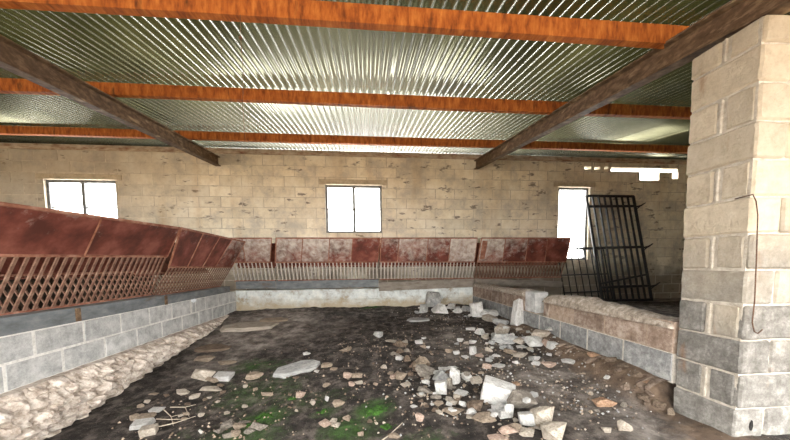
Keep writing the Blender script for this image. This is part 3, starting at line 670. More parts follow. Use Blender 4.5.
STONES = [
(-1.895,3.593,0.24,0.18,0.057,'tan','F','wide brown flat stone half sunk in the ground right of the stone footing'),
(-1.617,3.491,0.209,0.157,0.034,'tan','F','low tan stone to the right of the wide brown flat stone'),
(-1.646,3.083,0.206,0.154,0.108,'pale','A','angular pale stone left of a smaller white stone on the mossy ground'),
(-1.528,3.016,0.111,0.083,0.051,'tan','A','small tan stone leaning on the front of the angular pale stone'),
(-1.451,3.075,0.154,0.115,0.053,'white','B','white blocky stone right of the angular pale stone'),
(-1.144,3.056,0.153,0.115,0.052,'tan','A','tan stone just left of the long grey slab'),
(-1.472,2.881,0.200,0.112,0.04,'pale','F','thin whitish flake lying flat in front of the angular pale stone'),
(-2.012,2.941,0.098,0.074,0.016,'tan','F','small tan stone on the dark soil at the left of the floor|tan stones, left soil'),
(-1.709,2.817,0.113,0.085,0.045,'pale','A','small pale stone on the dark soil at the left of the floor|pale stones, left soil'),
(-1.559,2.763,0.083,0.062,0.03,'pale','A','small pale stone on the dark soil at the left of the floor|pale stones, left soil'),
(-1.787,2.621,0.114,0.085,0.018,'white','F','thin bluish white flake at the left, behind the white brick bit'),
(-1.809,2.525,0.118,0.088,0.035,'tan','A','tan stone behind the thin white brick bit at the left'),
(-1.913,2.555,0.068,0.051,0.04,'tan','A','small tan stone on the dark soil at the left of the floor|tan stones, left soil'),
(-1.76,2.412,0.129,0.096,0.039,'white','B','thin white brick bit at the lower left, on top of a second one'),
(-1.628,2.291,0.092,0.069,0.062,'pale','B','pinkish white lump in front of the thin white brick bit'),
(-2.395,3.825,0.191,0.143,0.057,'moss','A','mossy tan stone at the foot of the left stone footing'),
(-1.068,2.275,0.114,0.085,0.034,'grey','A','small grey brown stone on the dark soil at the left of the floor|grey brown stones, left soil'),
(-0.942,2.196,0.088,0.066,0.027,'tan','A','small tan stone on the dark soil at the left of the floor|tan stones, left soil'),
(-0.946,2.277,0.068,0.051,0.02,'grey','A','small grey brown stone on the dark soil at the left of the floor|grey brown stones, left soil'),
(-0.793,2.151,0.1,0.075,0.055,'grey','A','grey brown stone at the right end of the dull cluster at the bottom'),
(-0.849,2.115,0.071,0.053,0.029,'grey','A','small grey brown stone on the dark soil at the left of the floor|grey brown stones, left soil'),
(-0.992,2.103,0.063,0.047,0.031,'grey','A','small grey brown stone on the dark soil at the left of the floor|grey brown stones, left soil'),
(-1.087,2.192,0.066,0.049,0.032,'grey','A','small grey brown stone on the dark soil at the left of the floor|grey brown stones, left soil'),
(-0.949,2.128,0.064,0.048,0.031,'tan','A','small tan stone on the dark soil at the left of the floor|tan stones, left soil'),
(-1.216,2.203,0.037,0.028,0.023,'white','A','small white stone on the dark soil at the left of the floor|white stones, left soil'),
(-0.912,2.667,0.098,0.073,0.029,'tan','A','small tan stone on the dark soil at the left of the floor|tan stones, left soil'),
(-1.162,2.469,0.049,0.037,0.015,'pale','A','small pale stone on the dark soil at the left of the floor|pale stones, left soil'),
(-1.536,2.518,0.042,0.031,0.017,'pale','A','small pale stone on the dark soil at the left of the floor|pale stones, left soil'),
(-1.961,3.965,0.476,0.357,0.076,'brown','F','broad low brown slab sunk in the ground near the left footing'),
(-1.805,4.707,0.816,0.612,0.131,'pale','F','broad pale flat rock in the far left corner of the floor'),
(-1.533,5.045,0.504,0.378,0.081,'tan','F','flat grey brown rock behind the broad pale one, by the back low wall'),
(-0.75,3.136,0.502,0.376,0.08,'slab','F','long flat grey white slab lying in the mossy middle of the floor'),
(-0.268,3.48,0.139,0.104,0.043,'tan','A','lone tan stone beyond the long grey slab, in the dark soil'),
(-0.723,3.523,0.082,0.062,0.025,'white','A','small white stone on the mossy middle of the floor|white stones, mossy middle'),
(-0.444,3.146,0.115,0.087,0.041,'tan','A','small tan stone on the mossy middle of the floor|tan stones, mossy middle'),
(-0.357,3.017,0.07,0.053,0.027,'tan','A','small tan stone on the mossy middle of the floor|tan stones, mossy middle'),
(-0.531,3.044,0.061,0.046,0.019,'white','A','small white stone on the mossy middle of the floor|white stones, mossy middle'),
(-0.204,2.83,0.085,0.064,0.052,'pink','A','pinkish white stone paired with a tan one right of the long slab'),
(-0.119,2.827,0.094,0.071,0.05,'tan','A','tan stone touching the pinkish white one right of the long slab'),
(-0.104,2.672,0.071,0.053,0.032,'pale','A','small pale stone on the mossy middle of the floor|pale stones, mossy middle'),
(-0.157,2.648,0.062,0.046,0.034,'pink','A','small pinkish stone on the mossy middle of the floor|pinkish stones, mossy middle'),
(-0.396,2.712,0.072,0.054,0.032,'tan','A','small tan stone on the mossy middle of the floor|tan stones, mossy middle'),
(-0.591,2.579,0.077,0.058,0.048,'pink','A','pinkish white angular stone in the moss below the long grey slab'),
(-0.355,2.47,0.033,0.025,0.047,'white','A','small white stone on the mossy middle of the floor|white stones, mossy middle'),
(-0.461,2.418,0.048,0.036,0.042,'pale','A','small pale stone on the mossy middle of the floor|pale stones, mossy middle'),
(-0.244,2.344,0.094,0.07,0.037,'tan','A','round tan stone among the moss in the middle foreground'),
(-0.321,2.103,0.091,0.068,0.027,'pink','A','flat pink tan stone in the small foreground group on moss'),
(-0.259,2.114,0.049,0.037,0.035,'pale','A','small pale stone on the mossy middle of the floor|pale stones, mossy middle'),
(-0.237,2.048,0.061,0.046,0.03,'pale','A','small pale stone on the mossy middle of the floor|pale stones, mossy middle'),
(-0.166,2.111,0.056,0.042,0.041,'tan','A','small tan stone on the mossy middle of the floor|tan stones, mossy middle'),
(-0.061,1.912,0.051,0.038,0.037,'tan','A','lone tan stone at the bottom edge beside the bright moss'),
(0.29,3.719,0.174,0.13,0.028,'pale','F','thin pale flat stone far out in the middle of the dark soil'),
(0.136,3.968,0.132,0.099,0.07,'slab','A','pale grey lump beyond the thin pale flat stone'),
(0.325,3.097,0.072,0.054,0.051,'white','A','small white stone in dark soil left of the rubble heap|white stones, dark soil left of the heap'),
(0.228,2.72,0.063,0.048,0.035,'pink','A','small pinkish stone in dark soil left of the rubble heap|pinkish stones, dark soil left of the heap'),
(0.297,2.67,0.089,0.067,0.047,'tan','A','small tan stone in dark soil left of the rubble heap|tan stones, dark soil left of the heap'),
(0.313,2.503,0.067,0.05,0.02,'pale','A','small pale stone in dark soil left of the rubble heap|pale stones, dark soil left of the heap'),
(0.148,2.974,0.05,0.037,0.032,'pale','A','small pale stone in dark soil left of the rubble heap|pale stones, dark soil left of the heap'),
(0.376,3.461,0.138,0.104,0.055,'brown','A','small brown stone in dark soil left of the rubble heap|brown stones, dark soil left of the heap'),
(0.543,3.001,0.12,0.09,0.059,'tan','A','tan pointed stone at the far left end of the rubble heap'),
(0.393,3.05,0.061,0.046,0.053,'brown','A','small brown stone in dark soil left of the rubble heap|brown stones, dark soil left of the heap'),
(0.448,2.928,0.078,0.059,0.056,'brown','A','small brown stone in dark soil left of the rubble heap|brown stones, dark soil left of the heap'),
(0.507,2.701,0.162,0.122,0.07,'grey','A','large grey brown stone at the left of the rubble heap'),
(0.648,2.693,0.126,0.094,0.02,'white','F','small white stone in the rubble heap around the large white block|white stones, rubble heap'),
(0.797,2.745,0.091,0.069,0.022,'white','F','small white stone in the rubble heap around the large white block|white stones, rubble heap'),
(0.715,2.768,0.111,0.083,0.018,'white','F','small white stone in the rubble heap around the large white block|white stones, rubble heap'),
(0.652,2.559,0.136,0.102,0.061,'slab','A','grey white stone under the thin white flakes at the top of the heap'),
(0.728,2.415,0.081,0.048,0.136,'white','U','upright whitish grey stone in the middle of the rubble heap'),
(0.648,2.345,0.063,0.038,0.091,'grey','U','small grey brown stone in the rubble heap around the large white block|grey brown stones, rubble heap'),
(0.822,2.44,0.073,0.055,0.063,'white','A','white lump right of the upright stone in the rubble heap'),
(0.899,2.409,0.08,0.06,0.042,'pale','A','small pale stone in the rubble heap around the large white block|pale stones, rubble heap'),
(0.484,2.484,0.075,0.056,0.037,'white','A','small white stone in the rubble heap around the large white block|white stones, rubble heap'),
(0.452,2.362,0.094,0.071,0.038,'grey','A','small grey brown stone in the rubble heap around the large white block|grey brown stones, rubble heap'),
(0.577,2.327,0.078,0.047,0.098,'white','U','small white stone in the rubble heap around the large white block|white stones, rubble heap'),
(0.724,2.266,0.121,0.091,0.029,'white','F','white wedge shaped stone at the front of the upright stone'),
(0.517,2.247,0.067,0.051,0.033,'grey','A','small grey brown stone in the rubble heap around the large white block|grey brown stones, rubble heap'),
(0.512,2.159,0.065,0.049,0.024,'tan','A','small tan stone in the rubble heap around the large white block|tan stones, rubble heap'),
(0.604,2.155,0.057,0.043,0.049,'grey','A','small grey brown stone in the rubble heap around the large white block|grey brown stones, rubble heap'),
(0.665,2.154,0.05,0.038,0.051,'brown','A','small brown stone in the rubble heap around the large white block|brown stones, rubble heap'),
(0.689,2.108,0.063,0.047,0.039,'white','A','small white stone in the rubble heap around the large white block|white stones, rubble heap'),
(0.606,2.034,0.149,0.112,0.024,'tan','F','flat tan flake along the front of the rubble heap'),
(0.774,2.048,0.116,0.087,0.047,'brown','A','brown stone between the rubble heap and the large white block'),
(0.708,1.989,0.06,0.045,0.044,'white','A','small white stone in the rubble heap around the large white block|white stones, rubble heap'),
(0.685,1.942,0.052,0.039,0.016,'pale','A','small pale stone in the rubble heap around the large white block|pale stones, rubble heap'),
(0.771,1.874,0.156,0.117,0.051,'tan','A','large tan stone in front of the large white block'),
(0.843,1.981,0.04,0.03,0.019,'white','A','small white stone in the rubble heap around the large white block|white stones, rubble heap'),
(0.896,1.969,0.059,0.044,0.044,'white','B','small white stone in the rubble heap around the large white block|white stones, rubble heap'),
(0.893,1.884,0.05,0.038,0.036,'white','B','small white stone in the rubble heap around the large white block|white stones, rubble heap'),
(0.339,1.955,0.052,0.039,0.045,'pink','A','round pinkish stone alone at the lower middle, left of the heap'),
(0.328,2.154,0.057,0.043,0.009,'white','F','small white stone in dark soil left of the rubble heap|white stones, dark soil left of the heap'),
(0.953,2.114,0.204,0.153,0.152,'block','B','large white broken building block on the rubble in the foreground'),
(1.105,2.678,0.08,0.06,0.049,'pink','A','pinkish round stone beside a flat white one beyond the white block'),
(1.205,2.661,0.115,0.086,0.035,'white','A','flat white stone right of the pinkish round one beyond the white block'),
(0.156,1.833,0.061,0.046,0.019,'tan','A','small tan stone in dark soil left of the rubble heap|tan stones, dark soil left of the heap'),
(1.076,1.949,0.182,0.136,0.099,'grey','A','large smooth grey brown boulder right of the large white block'),
(1.112,1.757,0.129,0.097,0.098,'pale','A','pale jagged stone right of the grey brown boulder'),
(1.095,1.617,0.129,0.097,0.069,'pale','A','large pale rounded stone at the bottom edge, last of the heap'),
(0.935,1.885,0.057,0.034,0.086,'white','U','small white stone in the rubble heap around the large white block|white stones, rubble heap'),
(1.002,1.786,0.071,0.054,0.068,'white','B','small white stone in the rubble heap around the large white block|white stones, rubble heap'),
(0.858,1.738,0.104,0.078,0.038,'pink','A','orange tan stone low at the front of the rubble heap'),
(0.777,1.688,0.135,0.101,0.022,'pink','F','broad pinkish slab at the bottom edge of the rubble heap'),
(0.945,1.67,0.078,0.058,0.03,'pale','A','small pale stone in the rubble heap around the large white block|pale stones, rubble heap'),
(0.892,1.703,0.051,0.038,0.031,'tan','A','small tan stone in the rubble heap around the large white block|tan stones, rubble heap'),
(0.819,1.858,0.043,0.033,0.024,'white','A','small white stone in the rubble heap around the large white block|white stones, rubble heap'),
(1.865,2.571,0.163,0.122,0.026,'white','F','wide white stone lying alone near the right low wall'),
(1.673,2.621,0.14,0.105,0.042,'pink','A','pinkish brown stone left of the wide white stone'),
(1.579,2.661,0.071,0.053,0.032,'white','A','small white stone in the rubble heap around the large white block|white stones, rubble heap'),
(1.405,2.729,0.045,0.034,0.029,'white','A','small white stone in the rubble heap around the large white block|white stones, rubble heap'),
(1.192,2.291,0.046,0.034,0.031,'orange','A','small orange stone on the bare soil above the boulder'),
(1.24,2.121,0.057,0.042,0.033,'slab','A','small grey white stone in the rubble heap around the large white block|grey white stones, rubble heap'),
(1.652,1.912,0.134,0.1,0.052,'orange','A','orange tan stone alone on the soil near the block pillar'),
(1.396,1.599,0.064,0.048,0.031,'pale','A','pale stone at the bottom edge, left of the last one by the pillar'),
(1.509,1.597,0.069,0.052,0.06,'pale','A','pale pointed stone at the bottom edge nearest the block pillar'),
(1.741,1.852,0.037,0.028,0.032,'grey','A','small grey brown stone on the dirt below the right low wall near the block pillar|grey brown stones, dirt below the right low wall'),
(1.513,1.815,0.048,0.036,0.022,'grey','A','small grey brown stone on the dirt below the right low wall near the block pillar|grey brown stones, dirt below the right low wall'),
(1.648,2.041,0.034,0.026,0.022,'pale','A','small pale stone on the dirt below the right low wall near the block pillar|pale stones, dirt below the right low wall'),
(1.87,2.155,0.043,0.032,0.029,'white','A','small white stone on the dirt below the right low wall near the block pillar|white stones, dirt below the right low wall'),
(1.981,1.91,0.076,0.057,0.03,'orange','A','small orange tan stone on the dirt below the right low wall near the block pillar|orange tan stones, dirt below the right low wall'),
(1.985,2.451,0.098,0.074,0.039,'orange','A','small orange tan stone on the dirt below the right low wall near the block pillar|orange tan stones, dirt below the right low wall'),
(1.979,2.136,0.1,0.075,0.038,'brown','A','small brown stone on the dirt below the right low wall near the block pillar|brown stones, dirt below the right low wall'),
(1.967,2,0.08,0.06,0.039,'brown','A','small brown stone on the dirt below the right low wall near the block pillar|brown stones, dirt below the right low wall'),
(1.958,1.806,0.072,0.054,0.062,'brown','A','small brown stone on the dirt below the right low wall near the block pillar|brown stones, dirt below the right low wall'),
(1.979,1.745,0.047,0.035,0.04,'tan','A','small tan stone on the dirt below the right low wall near the block pillar|tan stones, dirt below the right low wall'),
(1.982,2.257,0.105,0.079,0.041,'brown','A','small brown stone on the dirt below the right low wall near the block pillar|brown stones, dirt below the right low wall'),
(1.908,1.866,0.087,0.065,0.04,'brown','A','small brown stone on the dirt below the right low wall near the block pillar|brown stones, dirt below the right low wall'),
(2.032,3.833,0.179,0.107,0.323,'white','L','pale slab standing upright against the right low wall'),
(1.751,3.706,0.198,0.148,0.143,'pale','A','pale blocky stone at the foot of the upright slab'),
(1.851,4.015,0.241,0.181,0.088,'slab','A','grey stone behind the pale blocky stone, left of the upright slab'),
(1.612,3.382,0.248,0.186,0.088,'slab','A','large grey white stone in front of the pile below the upright slab'),
(1.767,3.301,0.121,0.091,0.043,'pale','A','small pale stone in the pile against the right low wall|pale stones, pile by the right low wall'),
(1.722,3.17,0.148,0.111,0.024,'white','F','small white stone in the pile against the right low wall|white stones, pile by the right low wall'),
(1.841,3.134,0.146,0.11,0.091,'white','A','tilted white stone in the pile by the right low wall'),
(1.949,3.16,0.169,0.126,0.075,'pale','A','pale flat topped stone nearest the right wall in its pile'),
(1.897,3.017,0.091,0.068,0.056,'pink','A','small pinkish stone in the pile against the right low wall|pinkish stones, pile by the right low wall'),
(1.898,2.912,0.068,0.051,0.059,'white','A','small white stone in the pile against the right low wall|white stones, pile by the right low wall'),
(1.506,3.039,0.101,0.076,0.042,'tan','A','small tan stone scattered on bare soil before the pile at the right low wall|tan stones, bare soil before the right pile'),
(1.573,2.932,0.117,0.088,0.036,'pale','A','small pale stone scattered on bare soil before the pile at the right low wall|pale stones, bare soil before the right pile'),
(1.904,4.566,0.213,0.16,0.082,'white','A','small white stone in the pile against the right low wall|white stones, pile by the right low wall'),
(1.741,4.653,0.155,0.093,0.196,'white','U','small white stone in the pile against the right low wall|white stones, pile by the right low wall'),
(1.822,4.328,0.173,0.13,0.085,'pale','A','small pale stone in the pile against the right low wall|pale stones, pile by the right low wall'),
(1.218,5.548,0.259,0.155,0.292,'slab','U','bluish grey rock standing tallest in the far heap by the back low wall'),
(0.959,5.094,0.17,0.127,0.146,'slab','A','small grey white stone in the far heap by the back low wall|grey white stones, far heap'),
(0.774,4.617,0.4,0.3,0.064,'slab','F','broad grey stone at the left foot of the far heap'),
(1.224,5.022,0.251,0.188,0.16,'white','A','whitish rock right of the tallest one in the far heap'),
(1.517,5.311,0.142,0.106,0.102,'white','A','small white stone in the far heap by the back low wall|white stones, far heap'),
(1.7,5.073,0.169,0.127,0.089,'slab','A','small grey white stone in the far heap by the back low wall|grey white stones, far heap'),
(1.532,4.994,0.15,0.112,0.074,'white','A','small white stone in the far heap by the back low wall|white stones, far heap'),
(1.371,3.88,0.129,0.097,0.04,'white','A','small white stone in the pile against the right low wall|white stones, pile by the right low wall'),
(1.45,3.76,0.1,0.075,0.058,'white','A','small white stone in the pile against the right low wall|white stones, pile by the right low wall'),
(0.603,3.53,0.071,0.053,0.035,'white','B','small white stone in dark soil left of the rubble heap|white stones, dark soil left of the heap'),
(0.696,3.7,0.074,0.056,0.018,'white','F','small white stone in dark soil left of the rubble heap|white stones, dark soil left of the heap'),
(1.139,2.946,0.069,0.052,0.037,'pink','A','small pinkish stone scattered on bare soil before the pile at the right low wall|pinkish stones, bare soil before the right pile'),
(1.113,3.081,0.072,0.054,0.073,'white','A','small white stone scattered on bare soil before the pile at the right low wall|white stones, bare soil before the right pile'),
(0.88,3.191,0.064,0.048,0.031,'tan','A','small tan stone scattered on bare soil before the pile at the right low wall|tan stones, bare soil before the right pile'),
(1.22,3.38,0.068,0.051,0.033,'white','A','small white stone in the pile against the right low wall|white stones, pile by the right low wall'),
(0.994,2.987,0.06,0.045,0.029,'white','A','small white stone scattered on bare soil before the pile at the right low wall|white stones, bare soil before the right pile'),
(1.309,2.943,0.078,0.059,0.024,'white','A','small white stone scattered on bare soil before the pile at the right low wall|white stones, bare soil before the right pile'),
(1.306,3.117,0.062,0.047,0.042,'pale','A','small pale stone scattered on bare soil before the pile at the right low wall|pale stones, bare soil before the right pile'),
(0.624,2.036,0.029,0.022,0.016,'brown','A','small brown stone in the rubble heap around the large white block|brown stones, rubble heap'),
(0.429,2.311,0.039,0.03,0.022,'pale','A','small pale stone in dark soil left of the rubble heap|pale stones, dark soil left of the heap'),
(0.624,2.125,0.046,0.034,0.025,'pale','A','small pale stone in the rubble heap around the large white block|pale stones, rubble heap'),
(0.464,2.43,0.036,0.027,0.02,'tan','A','small tan stone in the rubble heap around the large white block|tan stones, rubble heap'),
(0.655,2.151,0.045,0.034,0.025,'pale','A','small pale stone in the rubble heap around the large white block|pale stones, rubble heap'),
(0.772,2.654,0.029,0.021,0.016,'brown','A','small brown stone in the rubble heap around the large white block|brown stones, rubble heap'),
(0.916,2.141,0.042,0.031,0.023,'white','A','small white stone in the rubble heap around the large white block|white stones, rubble heap'),
(0.4,2.31,0.047,0.035,0.026,'pale','A','small pale stone in dark soil left of the rubble heap|pale stones, dark soil left of the heap'),
(0.414,2.155,0.033,0.025,0.018,'tan','A','small tan stone in the rubble heap around the large white block|tan stones, rubble heap'),
(0.782,2.358,0.027,0.02,0.015,'tan','A','small tan stone in the rubble heap around the large white block|tan stones, rubble heap'),
(0.59,2.019,0.039,0.029,0.021,'white','A','small white stone in the rubble heap around the large white block|white stones, rubble heap'),
(0.392,2.201,0.037,0.028,0.02,'brown','A','small brown stone in dark soil left of the rubble heap|brown stones, dark soil left of the heap'),
(0.501,2.511,0.052,0.039,0.028,'grey','A','small grey brown stone in the rubble heap around the large white block|grey brown stones, rubble heap'),
(1.005,2.573,0.046,0.034,0.025,'tan','A','small tan stone in the rubble heap around the large white block|tan stones, rubble heap'),
(0.686,2.536,0.041,0.031,0.023,'brown','A','small brown stone in the rubble heap around the large white block|brown stones, rubble heap'),
(0.46,2.507,0.031,0.023,0.017,'brown','A','small brown stone in dark soil left of the rubble heap|brown stones, dark soil left of the heap'),
(0.634,2.169,0.034,0.025,0.019,'pale','A','small pale stone in the rubble heap around the large white block|pale stones, rubble heap'),
(0.856,2.069,0.031,0.023,0.017,'tan','A','small tan stone in the rubble heap around the large white block|tan stones, rubble heap'),
(0.876,2.209,0.033,0.025,0.018,'grey','A','small grey brown stone in the rubble heap around the large white block|grey brown stones, rubble heap'),
(0.889,2.155,0.023,0.017,0.012,'brown','A','small brown stone in the rubble heap around the large white block|brown stones, rubble heap'),
(0.47,2.049,0.044,0.033,0.024,'brown','A','small brown stone in the rubble heap around the large white block|brown stones, rubble heap'),
(0.668,2.222,0.022,0.017,0.012,'grey','A','small grey brown stone in the rubble heap around the large white block|grey brown stones, rubble heap'),
(0.648,2.345,0.029,0.022,0.016,'pale','A','small pale stone in the rubble heap around the large white block|pale stones, rubble heap'),
(0.592,2.128,0.038,0.029,0.021,'white','A','small white stone in the rubble heap around the large white block|white stones, rubble heap'),
(0.486,2.02,0.041,0.031,0.023,'pale','A','small pale stone in the rubble heap around the large white block|pale stones, rubble heap'),
(0.42,2.118,0.031,0.023,0.017,'brown','A','small brown stone in the rubble heap around the large white block|brown stones, rubble heap'),
(0.672,2.42,0.052,0.039,0.028,'brown','A','small brown stone in the rubble heap around the large white block|brown stones, rubble heap'),
(0.573,2.033,0.037,0.028,0.021,'white','A','small white stone in the rubble heap around the large white block|white stones, rubble heap'),
(0.514,2.26,0.031,0.023,0.017,'white','A','small white stone in the rubble heap around the large white block|white stones, rubble heap'),
(0.88,2.225,0.037,0.028,0.021,'grey','A','small grey brown stone in the rubble heap around the large white block|grey brown stones, rubble heap'),
(0.464,2.147,0.025,0.019,0.014,'white','A','small white stone in the rubble heap around the large white block|white stones, rubble heap'),
(0.408,2.297,0.032,0.024,0.018,'white','A','small white stone in dark soil left of the rubble heap|white stones, dark soil left of the heap'),
(0.696,2.349,0.025,0.019,0.014,'grey','A','small grey brown stone in the rubble heap around the large white block|grey brown stones, rubble heap'),
(0.853,2.296,0.035,0.026,0.019,'brown','A','small brown stone in the rubble heap around the large white block|brown stones, rubble heap'),
(0.598,2.422,0.029,0.022,0.016,'white','A','small white stone in the rubble heap around the large white block|white stones, rubble heap'),
(0.831,2.439,0.047,0.035,0.026,'grey','A','small grey brown stone in the rubble heap around the large white block|grey brown stones, rubble heap'),
(0.952,1.823,0.03,0.023,0.017,'pale','A','small pale stone in the rubble heap around the large white block|pale stones, rubble heap'),
(0.992,1.706,0.03,0.023,0.017,'tan','A','small tan stone in the rubble heap around the large white block|tan stones, rubble heap'),
(0.91,1.737,0.026,0.02,0.014,'pale','A','small pale stone in the rubble heap around the large white block|pale stones, rubble heap'),
(1.027,1.707,0.036,0.027,0.02,'pale','A','small pale stone in the rubble heap around the large white block|pale stones, rubble heap'),
(1.05,1.871,0.037,0.028,0.021,'white','A','small white stone in the rubble heap around the large white block|white stones, rubble heap'),
(1.055,1.709,0.021,0.016,0.012,'pale','A','small pale stone in the rubble heap around the large white block|pale stones, rubble heap'),
(0.832,1.801,0.021,0.015,0.011,'pale','A','small pale stone in the rubble heap around the large white block|pale stones, rubble heap'),
(1.058,1.797,0.036,0.027,0.02,'pale','A','small pale stone in the rubble heap around the large white block|pale stones, rubble heap'),
(0.943,1.723,0.033,0.025,0.018,'pale','A','small pale stone in the rubble heap around the large white block|pale stones, rubble heap'),
(1.04,1.714,0.029,0.022,0.016,'tan','A','small tan stone in the rubble heap around the large white block|tan stones, rubble heap'),
(0.83,1.692,0.022,0.017,0.012,'tan','A','small tan stone in the rubble heap around the large white block|tan stones, rubble heap'),
(0.888,1.877,0.031,0.023,0.017,'white','A','small white stone in the rubble heap around the large white block|white stones, rubble heap'),
(1.876,3.233,0.033,0.024,0.018,'slab','A','small grey white stone in the pile against the right low wall|grey white stones, pile by the right low wall'),
(1.452,3.602,0.066,0.05,0.036,'white','A','small white stone in the pile against the right low wall|white stones, pile by the right low wall'),
(1.904,3.611,0.064,0.048,0.035,'pale','A','small pale stone in the pile against the right low wall|pale stones, pile by the right low wall'),
(1.439,3.546,0.071,0.053,0.039,'pale','A','small pale stone in the pile against the right low wall|pale stones, pile by the right low wall'),
(1.796,3.08,0.032,0.024,0.018,'white','A','small white stone in the pile against the right low wall|white stones, pile by the right low wall'),
(2.062,3.232,0.054,0.041,0.03,'white','A','small white stone in the pile against the right low wall|white stones, pile by the right low wall'),
(1.618,3.345,0.053,0.04,0.029,'white','A','small white stone in the pile against the right low wall|white stones, pile by the right low wall'),
(1.747,3.65,0.054,0.041,0.03,'white','A','small white stone in the pile against the right low wall|white stones, pile by the right low wall'),
(1.565,3.167,0.064,0.048,0.035,'slab','A','small grey white stone in the pile against the right low wall|grey white stones, pile by the right low wall'),
(1.818,3.338,0.042,0.031,0.023,'white','A','small white stone in the pile against the right low wall|white stones, pile by the right low wall'),
(1.436,3.51,0.042,0.032,0.023,'pale','A','small pale stone in the pile against the right low wall|pale stones, pile by the right low wall'),
(2.031,3.158,0.062,0.046,0.034,'white','A','small white stone in the pile against the right low wall|white stones, pile by the right low wall'),
(1.441,3.372,0.049,0.037,0.027,'pale','A','small pale stone in the pile against the right low wall|pale stones, pile by the right low wall'),
(1.601,2.998,0.048,0.036,0.026,'white','A','small white stone scattered on bare soil before the pile at the right low wall|white stones, bare soil before the right pile'),
(1.375,3.342,0.033,0.025,0.018,'white','A','small white stone in the pile against the right low wall|white stones, pile by the right low wall'),
(1.799,3.355,0.035,0.027,0.02,'slab','A','small grey white stone in the pile against the right low wall|grey white stones, pile by the right low wall'),
(2.003,3.031,0.033,0.025,0.018,'slab','A','small grey white stone in the pile against the right low wall|grey white stones, pile by the right low wall'),
(1.566,3.127,0.044,0.033,0.024,'slab','A','small grey white stone scattered on bare soil before the pile at the right low wall|grey white stones, bare soil before the right pile'),
(1.625,3.534,0.043,0.032,0.024,'pale','A','small pale stone in the pile against the right low wall|pale stones, pile by the right low wall'),
(1.602,3.289,0.033,0.025,0.018,'slab','A','small grey white stone in the pile against the right low wall|grey white stones, pile by the right low wall'),
(1.931,3.444,0.036,0.027,0.02,'slab','A','small grey white stone in the pile against the right low wall|grey white stones, pile by the right low wall'),
(1.596,3.678,0.053,0.04,0.029,'white','A','small white stone in the pile against the right low wall|white stones, pile by the right low wall'),
(1.023,3.364,0.048,0.036,0.027,'slab','A','small grey white stone scattered on bare soil before the pile at the right low wall|grey white stones, bare soil before the right pile'),
(1.434,3.324,0.07,0.053,0.039,'slab','A','small grey white stone in the pile against the right low wall|grey white stones, pile by the right low wall'),
(0.942,3.121,0.051,0.038,0.028,'white','A','small white stone scattered on bare soil before the pile at the right low wall|white stones, bare soil before the right pile'),
(1.504,3.257,0.038,0.028,0.021,'white','A','small white stone in the pile against the right low wall|white stones, pile by the right low wall'),
(1.741,3.068,0.063,0.047,0.035,'pale','A','small pale stone scattered on bare soil before the pile at the right low wall|pale stones, bare soil before the right pile'),
(1.611,2.787,0.058,0.044,0.032,'slab','A','small grey white stone scattered on bare soil before the pile at the right low wall|grey white stones, bare soil before the right pile'),
(1.102,3.491,0.058,0.043,0.032,'white','A','small white stone scattered on bare soil before the pile at the right low wall|white stones, bare soil before the right pile'),
(1.696,3.367,0.052,0.039,0.029,'white','A','small white stone in the pile against the right low wall|white stones, pile by the right low wall'),
(1.366,3.173,0.035,0.026,0.019,'white','A','small white stone scattered on bare soil before the pile at the right low wall|white stones, bare soil before the right pile'),
(1.141,3.366,0.066,0.049,0.036,'pale','A','small pale stone in the pile against the right low wall|pale stones, pile by the right low wall'),
(1.499,3.185,0.063,0.047,0.035,'slab','A','small grey white stone in the pile against the right low wall|grey white stones, pile by the right low wall'),
(1.812,3.289,0.055,0.041,0.03,'white','A','small white stone in the pile against the right low wall|white stones, pile by the right low wall'),
(1.808,2.809,0.045,0.034,0.025,'white','A','small white stone scattered on bare soil before the pile at the right low wall|white stones, bare soil before the right pile'),
(1.665,2.783,0.058,0.044,0.032,'white','A','small white stone scattered on bare soil before the pile at the right low wall|white stones, bare soil before the right pile'),
(0.68,3.37,0.041,0.031,0.022,'white','A','small white stone in dark soil left of the rubble heap|white stones, dark soil left of the heap'),
(1.252,2.924,0.038,0.028,0.021,'slab','A','small grey white stone scattered on bare soil before the pile at the right low wall|grey white stones, bare soil before the right pile'),
(1.177,2.805,0.059,0.044,0.032,'slab','A','small grey white stone in the rubble heap around the large white block|grey white stones, rubble heap'),
(1.741,3.019,0.038,0.029,0.021,'slab','A','small grey white stone scattered on bare soil before the pile at the right low wall|grey white stones, bare soil before the right pile'),
(1.928,5.033,0.06,0.045,0.033,'slab','A','small grey white stone in the pile against the right low wall|grey white stones, pile by the right low wall'),
(1.659,4.708,0.077,0.057,0.042,'white','A','small white stone in the far heap by the back low wall|white stones, far heap'),
(1.848,4.504,0.075,0.056,0.041,'slab','A','small grey white stone in the pile against the right low wall|grey white stones, pile by the right low wall'),
(0.927,5.384,0.05,0.037,0.027,'white','A','small white stone in the far heap by the back low wall|white stones, far heap'),
(1.704,4.66,0.078,0.058,0.043,'pale','A','small pale stone in the pile against the right low wall|pale stones, pile by the right low wall'),
(1.26,5.544,0.075,0.056,0.041,'pale','A','small pale stone in the far heap by the back low wall|pale stones, far heap'),
(1.819,4.999,0.053,0.039,0.029,'slab','A','small grey white stone in the pile against the right low wall|grey white stones, pile by the right low wall'),
(1.548,4.649,0.048,0.036,0.026,'slab','A','small grey white stone in the far heap by the back low wall|grey white stones, far heap'),
(1.593,5.219,0.09,0.068,0.05,'slab','A','small grey white stone in the far heap by the back low wall|grey white stones, far heap'),
(1.451,5.28,0.071,0.053,0.039,'white','A','small white stone in the far heap by the back low wall|white stones, far heap'),
(0.835,5.081,0.081,0.061,0.045,'slab','A','small grey white stone in the far heap by the back low wall|grey white stones, far heap'),
